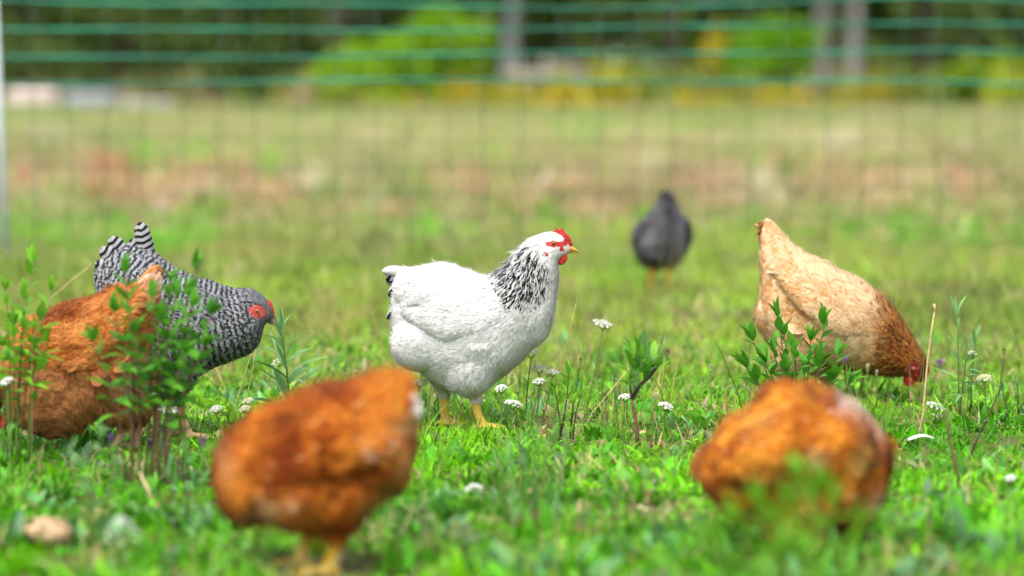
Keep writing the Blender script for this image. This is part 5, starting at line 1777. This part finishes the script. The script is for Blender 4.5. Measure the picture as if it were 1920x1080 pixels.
# ------------------------------------------------------------------ the net fence
YF = 15.4
M_CORD = simple_mat('teal_cord', (0.014, 0.19, 0.115), 0.5, 0.55, 2.5, 0.3)
M_STRUT = simple_mat('dark_green_strut', (0.05, 0.09, 0.05), 0.6, 0.2, 30, 0.3)
M_POST = simple_mat('pale_grey_post', (0.46, 0.52, 0.52), 0.5, 0.12, 30, 0.4)
p0 = at(14, 490, YF)
fence = tag(empty('net_fence', (p0.x, YF, 0)), 'teal net fence of level cords on a pale grey post across the field', 'fence')
rows = [5, 52, 104, 156, 210, 262, 312, 360, 408, 452]
sag = lambda px, k: (8 * math.sin((px - 300) * 0.0023 + 1.1 * k) + 3 * math.sin(px * 0.0071 + 2 * k) - 9 * math.exp(-((px - 1720) / 170) ** 2) * (1 if k < 4 else 0.4)) * (0.6 if k else 1.0)
for k, py in enumerate(rows):
    path = [at(px, py + sag(px, k), YF) - fence.location for px in range(-260, 2200, 60)]
    mb = MB()
    mb.tube(path, 0.0064 if k < 4 else 0.0016, 8)
    obj('cord', mb.mesh('cord', [M_CORD if k < 4 else M_STRUT]), fence)
i = 0
for px in np.arange(-225, 2190, 71.0):
    jx = random.uniform(-6, 6)
    mb = MB()
    path = [at(px + jx + 4 * math.sin(q * .9 + i), py + sag(px, k), YF - 0.004) - fence.location for q, (k, py) in enumerate([(0, 5), (2, 104), (4, 210), (6, 312), (8, 408), (9, 452)])]
    mb.tube(path, 0.0020, 6)
    obj('strut', mb.mesh('strut', [M_STRUT]), fence)
    i += 1
mb = MB()
t = at(-11, -12, YF) - fence.location
mb.tube([Vector((0, -.02, -.05)), Vector((0, -.02, 0)) + t * 0.5, t + Vector((0, -.02, 0))], 0.0155, 14)
obj('post', mb.mesh('post', [M_POST]), fence)

# ------------------------------------------------------------------ the far edge of the field: shrubs, blocks, trees, wood
def leaf_cloud(blobs, n, size, seed, clump=0.35):
    """small leaf faces spread in clumps through ellipsoids (x,y,z,rx,ry,rz)"""
    r = np.random.default_rng(seed)
    vol = np.array([b_[3] * b_[4] * b_[5] for b_ in blobs])
    pick = r.choice(len(blobs), n, p=vol / vol.sum())
    B = np.array(blobs)[pick]
    d = r.normal(0, 1, (n, 3))
    d /= np.linalg.norm(d, axis=1)[:, None]
    rad = r.uniform(0, 1, n) ** 0.45
    C = B[:, :3] + d * rad[:, None] * B[:, 3:]
    # pull the leaves together into sprays
    nc = max(6, n // 40)
    cen = C[r.choice(n, nc)]
    own = r.integers(0, nc, n)
    k = r.uniform(0, 1, n) < 0.6
    sc_ = B[:, 3:].mean(1)[:, None] * clump
    C[k] = cen[own[k]] + r.normal(0, 1, (k.sum(), 3)) * sc_[k] * 0.5
    C[:, 2] = np.maximum(C[:, 2], 0.03)
    a = r.normal(0, 1, (n, 3))
    a /= np.linalg.norm(a, axis=1)[:, None]
    b2 = np.cross(a, r.normal(0, 1, (n, 3)))
    b2 /= np.linalg.norm(b2, axis=1)[:, None]
    sz = size * r.uniform(0.6, 1.4, n)[:, None]
    V = np.stack([C - a * sz, C + b2 * sz * 0.5, C + a * sz, C - b2 * sz * 0.5], 1).reshape(-1, 3)
    Fc = np.arange(4 * n).reshape(-1, 4)
    big = np.array([mnoise.noise(Vector(c) * 0.7) for c in C])
    A = np.repeat(np.clip(r.normal(0.5, 0.2, n) + 0.6 * big, 0, 1), 4)
    return V, Fc, A


def cloud_obj(name, blobs, n, size, seed, mat, parent, clump=0.35):
    V, Fc, A = leaf_cloud(blobs, n, size, seed, clump)
    o = obj(name, mesh_data(name, V, Fc, [mat], False, {'shade': ('FLOAT', A)}), parent)
    return tag(o, kind='stuff')


def shrub(px, base_Y, blobs, label, mat, n, size, name='shrub', cat='shrub', seed=1, twigs=7):
    g = at(px, HORIZON + CAM_H * F / base_Y, base_Y)
    root = tag(empty(name, (g.x, g.y, 0)), label, cat, 'shrubs along the far edge of the field')
    s = F / base_Y
    hz = HORIZON + CAM_H * s
    bl = [((a - px) / s, dy, (hz - b_) / s, ra / s, max(ra, rb) / s * 0.8, rb / s) for a, b_, dy, ra, rb in blobs]
    for i in range(twigs):
        q = bl[i % len(bl)]
        a = random.uniform(0, 6.28)
        t = Vector((q[0] + q[3] * .5 * math.cos(a), q[1] + q[4] * .5 * math.sin(a), q[2] + q[5] * .4))
        stem_obj(root, stem_path(Vector((0.1 * math.cos(a), .1 * math.sin(a), -.02)), t, 0.05, 5), 0.03, 0.012, M_STEM_BROWN)
    cloud_obj('foliage', bl, n, size, seed, mat, root)
    return root


M_SHRUB_LIME = leaf_mat('lime_foliage', (0.20, 0.45, 0.012), (0.44, 0.72, 0.03), 0.5)
M_SHRUB_GREEN = leaf_mat('fresh_foliage', (0.15, 0.42, 0.012), (0.32, 0.60, 0.03), 0.5)
M_SHRUB_YELLOW = leaf_mat('yellow_foliage', (0.56, 0.48, 0.02), (0.80, 0.68, 0.03), 0.5)
M_SHRUB_GREY = leaf_mat('grey_teal_foliage', (0.14, 0.26, 0.16), (0.30, 0.40, 0.28), 0.25)
M_SHRUB_PALE = leaf_mat('pale_dry_foliage', (0.36, 0.33, 0.28), (0.56, 0.52, 0.46), 0.25)
M_SHRUB_OLIVE = leaf_mat('olive_foliage', (0.20, 0.40, 0.015), (0.46, 0.62, 0.03), 0.5)
shrub(780, 86, [(820, 90, 0, 75, 70), (740, 120, -.2, 90, 55), (880, 110, .2, 55, 70), (650, 130, .1, 60, 45), (820, 50, 0, 35, 40)], 'wide lime green shrub at the far edge left of the pale grey trunk', M_SHRUB_LIME, 2600, .13, seed=3)
shrub(1440, 86, [(1440, 110, 0, 85, 75), (1480, 90, .2, 55, 60), (1380, 140, -.2, 55, 50)], 'bright green shrub at the far edge left of the pair of grey trunks', M_SHRUB_GREEN, 2000, .13, seed=4)
shrub(1342, 85.4, [(1342, 85, 0, 26, 48), (1335, 130, 0, 20, 60)], 'slender yellow-leaved shrub beside the bright green shrub', M_SHRUB_YELLOW, 420, .11, seed=5, twigs=3)
shrub(1850, 84, [(1830, 155, 0, 60, 55), (1895, 140, .1, 42, 55), (1790, 175, 0, 40, 35)], 'yellow-green shrub at the far edge near the right side', M_SHRUB_OLIVE, 1100, .13, seed=6)
shrub(1200, 87, [(1200, 145, 0, 60, 50), (1160, 165, 0, 40, 40)], 'grey-teal shrub at the far edge between the pale trunk and the yellow shrub', M_SHRUB_GREY, 800, .13, seed=7)
shrub(1055, 85, [(1060, 150, 0, 70, 30), (1000, 150, .1, 45, 32)], 'low pale dry brush at the foot of the pale grey trunk', M_SHRUB_PALE, 800, .12, seed=8)
shrub(1105, 82, [(1105, 205, 0, 60, 26), (1150, 212, 0, 40, 18)], 'yellow flowering clump in the far meadow in front of the pale brush', M_SHRUB_YELLOW, 500, .09, 'flowering_clump', 'plant', 9, 3)
shrub(650, 83, [(640, 178, 0, 60, 22), (720, 182, 0, 45, 18), (830, 182, 0, 40, 18)], 'low yellow-green clump at the foot of the wide lime green shrub', M_SHRUB_OLIVE, 600, .09, 'flowering_clump', 'plant', 10, 3)
shrub(1400, 82, [(1320, 192, 0, 50, 20), (1420, 190, 0, 60, 20), (1490, 188, 0, 40, 18)], 'low yellow clump at the foot of the bright green shrub', M_SHRUB_YELLOW, 500, .09, 'flowering_clump', 'plant', 11, 3)


def block(px, py, w, h, label, col, Y=84):
    s = F / Y
    g = at(px, HORIZON + CAM_H * s, Y)
    W_, H_, D_ = w / s / 2, (HORIZON + CAM_H * s - py) / s, 0.4
    V, Fc = ellipsoid((0, 0, 0), (1, 1, 1), 32, 20)
    out = []
    for v in V:
        q = [math.copysign(abs(c) ** 0.35, c) for c in v]
        m_ = max(abs(c) for c in q)
        p = Vector((q[0] * W_, q[1] * D_, (q[2] + 1) * H_ / 2 - 0.02))
        out.append(tuple(p * (1 + 0.05 * mnoise.noise(p * 3.1))))
    o = obj('stone_block', mesh_data('stone_block', np.array(out), Fc, [simple_mat('block_stone', col, 0.9, 0.2, 5, 0.2, 0.4)]))
    o.location = (g.x, g.y, 0)
    tag(o, label, 'block', 'blocks at the far edge of the field')


block(63, 162, 98, 50, 'pale pinkish block at the far edge of the field, tallest of the row', (0.50, 0.41, 0.37))
block(170, 172, 108, 40, 'bluish grey block at the far edge, in the middle of the row', (0.27, 0.29, 0.32), 85)
block(278, 186, 104, 26, 'low grey block at the far edge, right end of the row', (0.33, 0.33, 0.34), 84)

M_BARK = simple_mat('grey_bark', (0.25, 0.23, 0.22), 0.9, 0.3, 8, 0.2, 0.7)
M_BARK_PALE = simple_mat('pale_bark', (0.24, 0.25, 0.24), 0.9, 0.3, 8, 0.2, 0.7)
M_BARK_DARK = simple_mat('dark_bark', (0.07, 0.055, 0.045), 0.9, 0.3, 8, 0.2, 0.7)
M_CROWN = leaf_mat('wood_foliage', (0.09, 0.16, 0.035), (0.16, 0.24, 0.055), 0.45)
M_CROWN_MID = leaf_mat('mid_foliage', (0.07, 0.15, 0.03), (0.18, 0.27, 0.06), 0.4)


def tree(px, Y, width, label, bark, crown, low=2.6, seed=1, lean=0.0):
    s = F / Y
    g = at(px, HORIZON + CAM_H * s, Y)
    root = tag(empty('tree', (g.x, g.y, 0)), label, 'tree', 'trees along the far edge of the field')
    r = random.Random(seed)
    rad = width / s / 2
    Ht = r.uniform(8, 10)
    path = [Vector((lean * z + 0.05 * math.sin(z * 1.3 + seed), 0.03 * math.cos(z), z)) for z in np.linspace(-.1, Ht * .85, 12)]
    mb = MB()
    mb.tube(path, [rad * (1.25 if i == 0 else 1) * (1 - 0.075 * i) for i in range(12)], 14)
    for i in range(7):
        z0 = r.uniform(2.8, Ht * .7)
        b_ = Vector((lean * z0, 0, z0))
        a = r.uniform(0, 6.28)
        t = b_ + Vector((math.cos(a) * r.uniform(1.2, 2.2), math.sin(a) * r.uniform(1.2, 2.2), r.uniform(.6, 1.6)))
        V, Fc = tube(stem_path(b_, t, .05, 5), [rad * .35, rad * .28, rad * .2, rad * .13, rad * .06], 7)
        mb.add(V, Fc)
    obj('trunk', mb.mesh('trunk', [bark]), root)
    bl = [(r.uniform(-1.4, 1.4), r.uniform(-1.2, 1.2), r.uniform(low + 1, Ht), r.uniform(1.0, 1.8), r.uniform(1.0, 1.8), r.uniform(.8, 1.4)) for _ in range(9)]
    cloud_obj('crown', bl, 2200, .2, seed, crown, root)
    return root


tree(1545, 88, 36, 'grey trunk at the far edge, left of the close pair', M_BARK, M_CROWN, 2.8, 21)
tree(1603, 87.5, 33, 'grey trunk at the far edge, right of the close pair', M_BARK, M_CROWN, 2.8, 22)
tree(958, 89, 40, 'pale grey trunk at the far edge between the lime shrub and the grey shrubs', M_BARK_PALE, M_CROWN_MID, 2.8, 23)
tree(1258, 92, 30, 'dark trunk at the far edge behind the grey-teal shrub', M_BARK_DARK, M_CROWN, 2.4, 24)
tree(1730, 92, 34, 'dark trunk at the far edge between the pair of grey trunks and the rightmost shrub', M_BARK_DARK, M_CROWN, 2.2, 25)
tree(640, 92, 30, 'dark trunk at the far edge above the left end of the lime shrub', M_BARK_DARK, M_CROWN_MID, 2.2, 26)
for i, (px, lab) in enumerate([(40, 'dark bushy tree above the pale pinkish block'), (230, 'dark bushy tree above the grey blocks'), (430, 'dark bushy tree right of the blocks at the far edge')]):
    s_ = F / 91
    g = at(px, HORIZON + CAM_H * s_, 91)
    root = tag(empty('tree', (g.x, g.y, 0)), lab, 'tree', 'trees along the far edge of the field')
    mb = MB()
    mb.tube([Vector((0, 0, -.1)), Vector((.05, 0, 2)), Vector((.02, 0, 5)), Vector((0, 0, 7))], [.2, .17, .11, .04], 12)
    obj('trunk', mb.mesh('trunk', [M_BARK_DARK]), root)
    bl = [(random.uniform(-1, 1), random.uniform(-.6, .6), z, 1.5 - 0.13 * z, 1.2, .8) for z in np.linspace(.8, 7.5, 9)]
    cloud_obj('crown', bl, 3000, .18, 60 + i, [M_CROWN, M_CROWN_MID, M_CROWN_MID][i], root)

r = np.random.default_rng(99)
bl = [(x, 101 + r.uniform(-3, 6), z, 3.0, 2.5, 1.6) for x in np.arange(-27, 28, 2.2) for z in (0.6, 2.4, 4.4, 6.6, 9.0)]
V, Fc, A = leaf_cloud(bl, 30000, .36, 98, 0.3)
tag(obj('woodland', mesh_data('woodland', V, Fc, [M_CROWN], False, {'shade': ('FLOAT', A)})), kind='stuff')
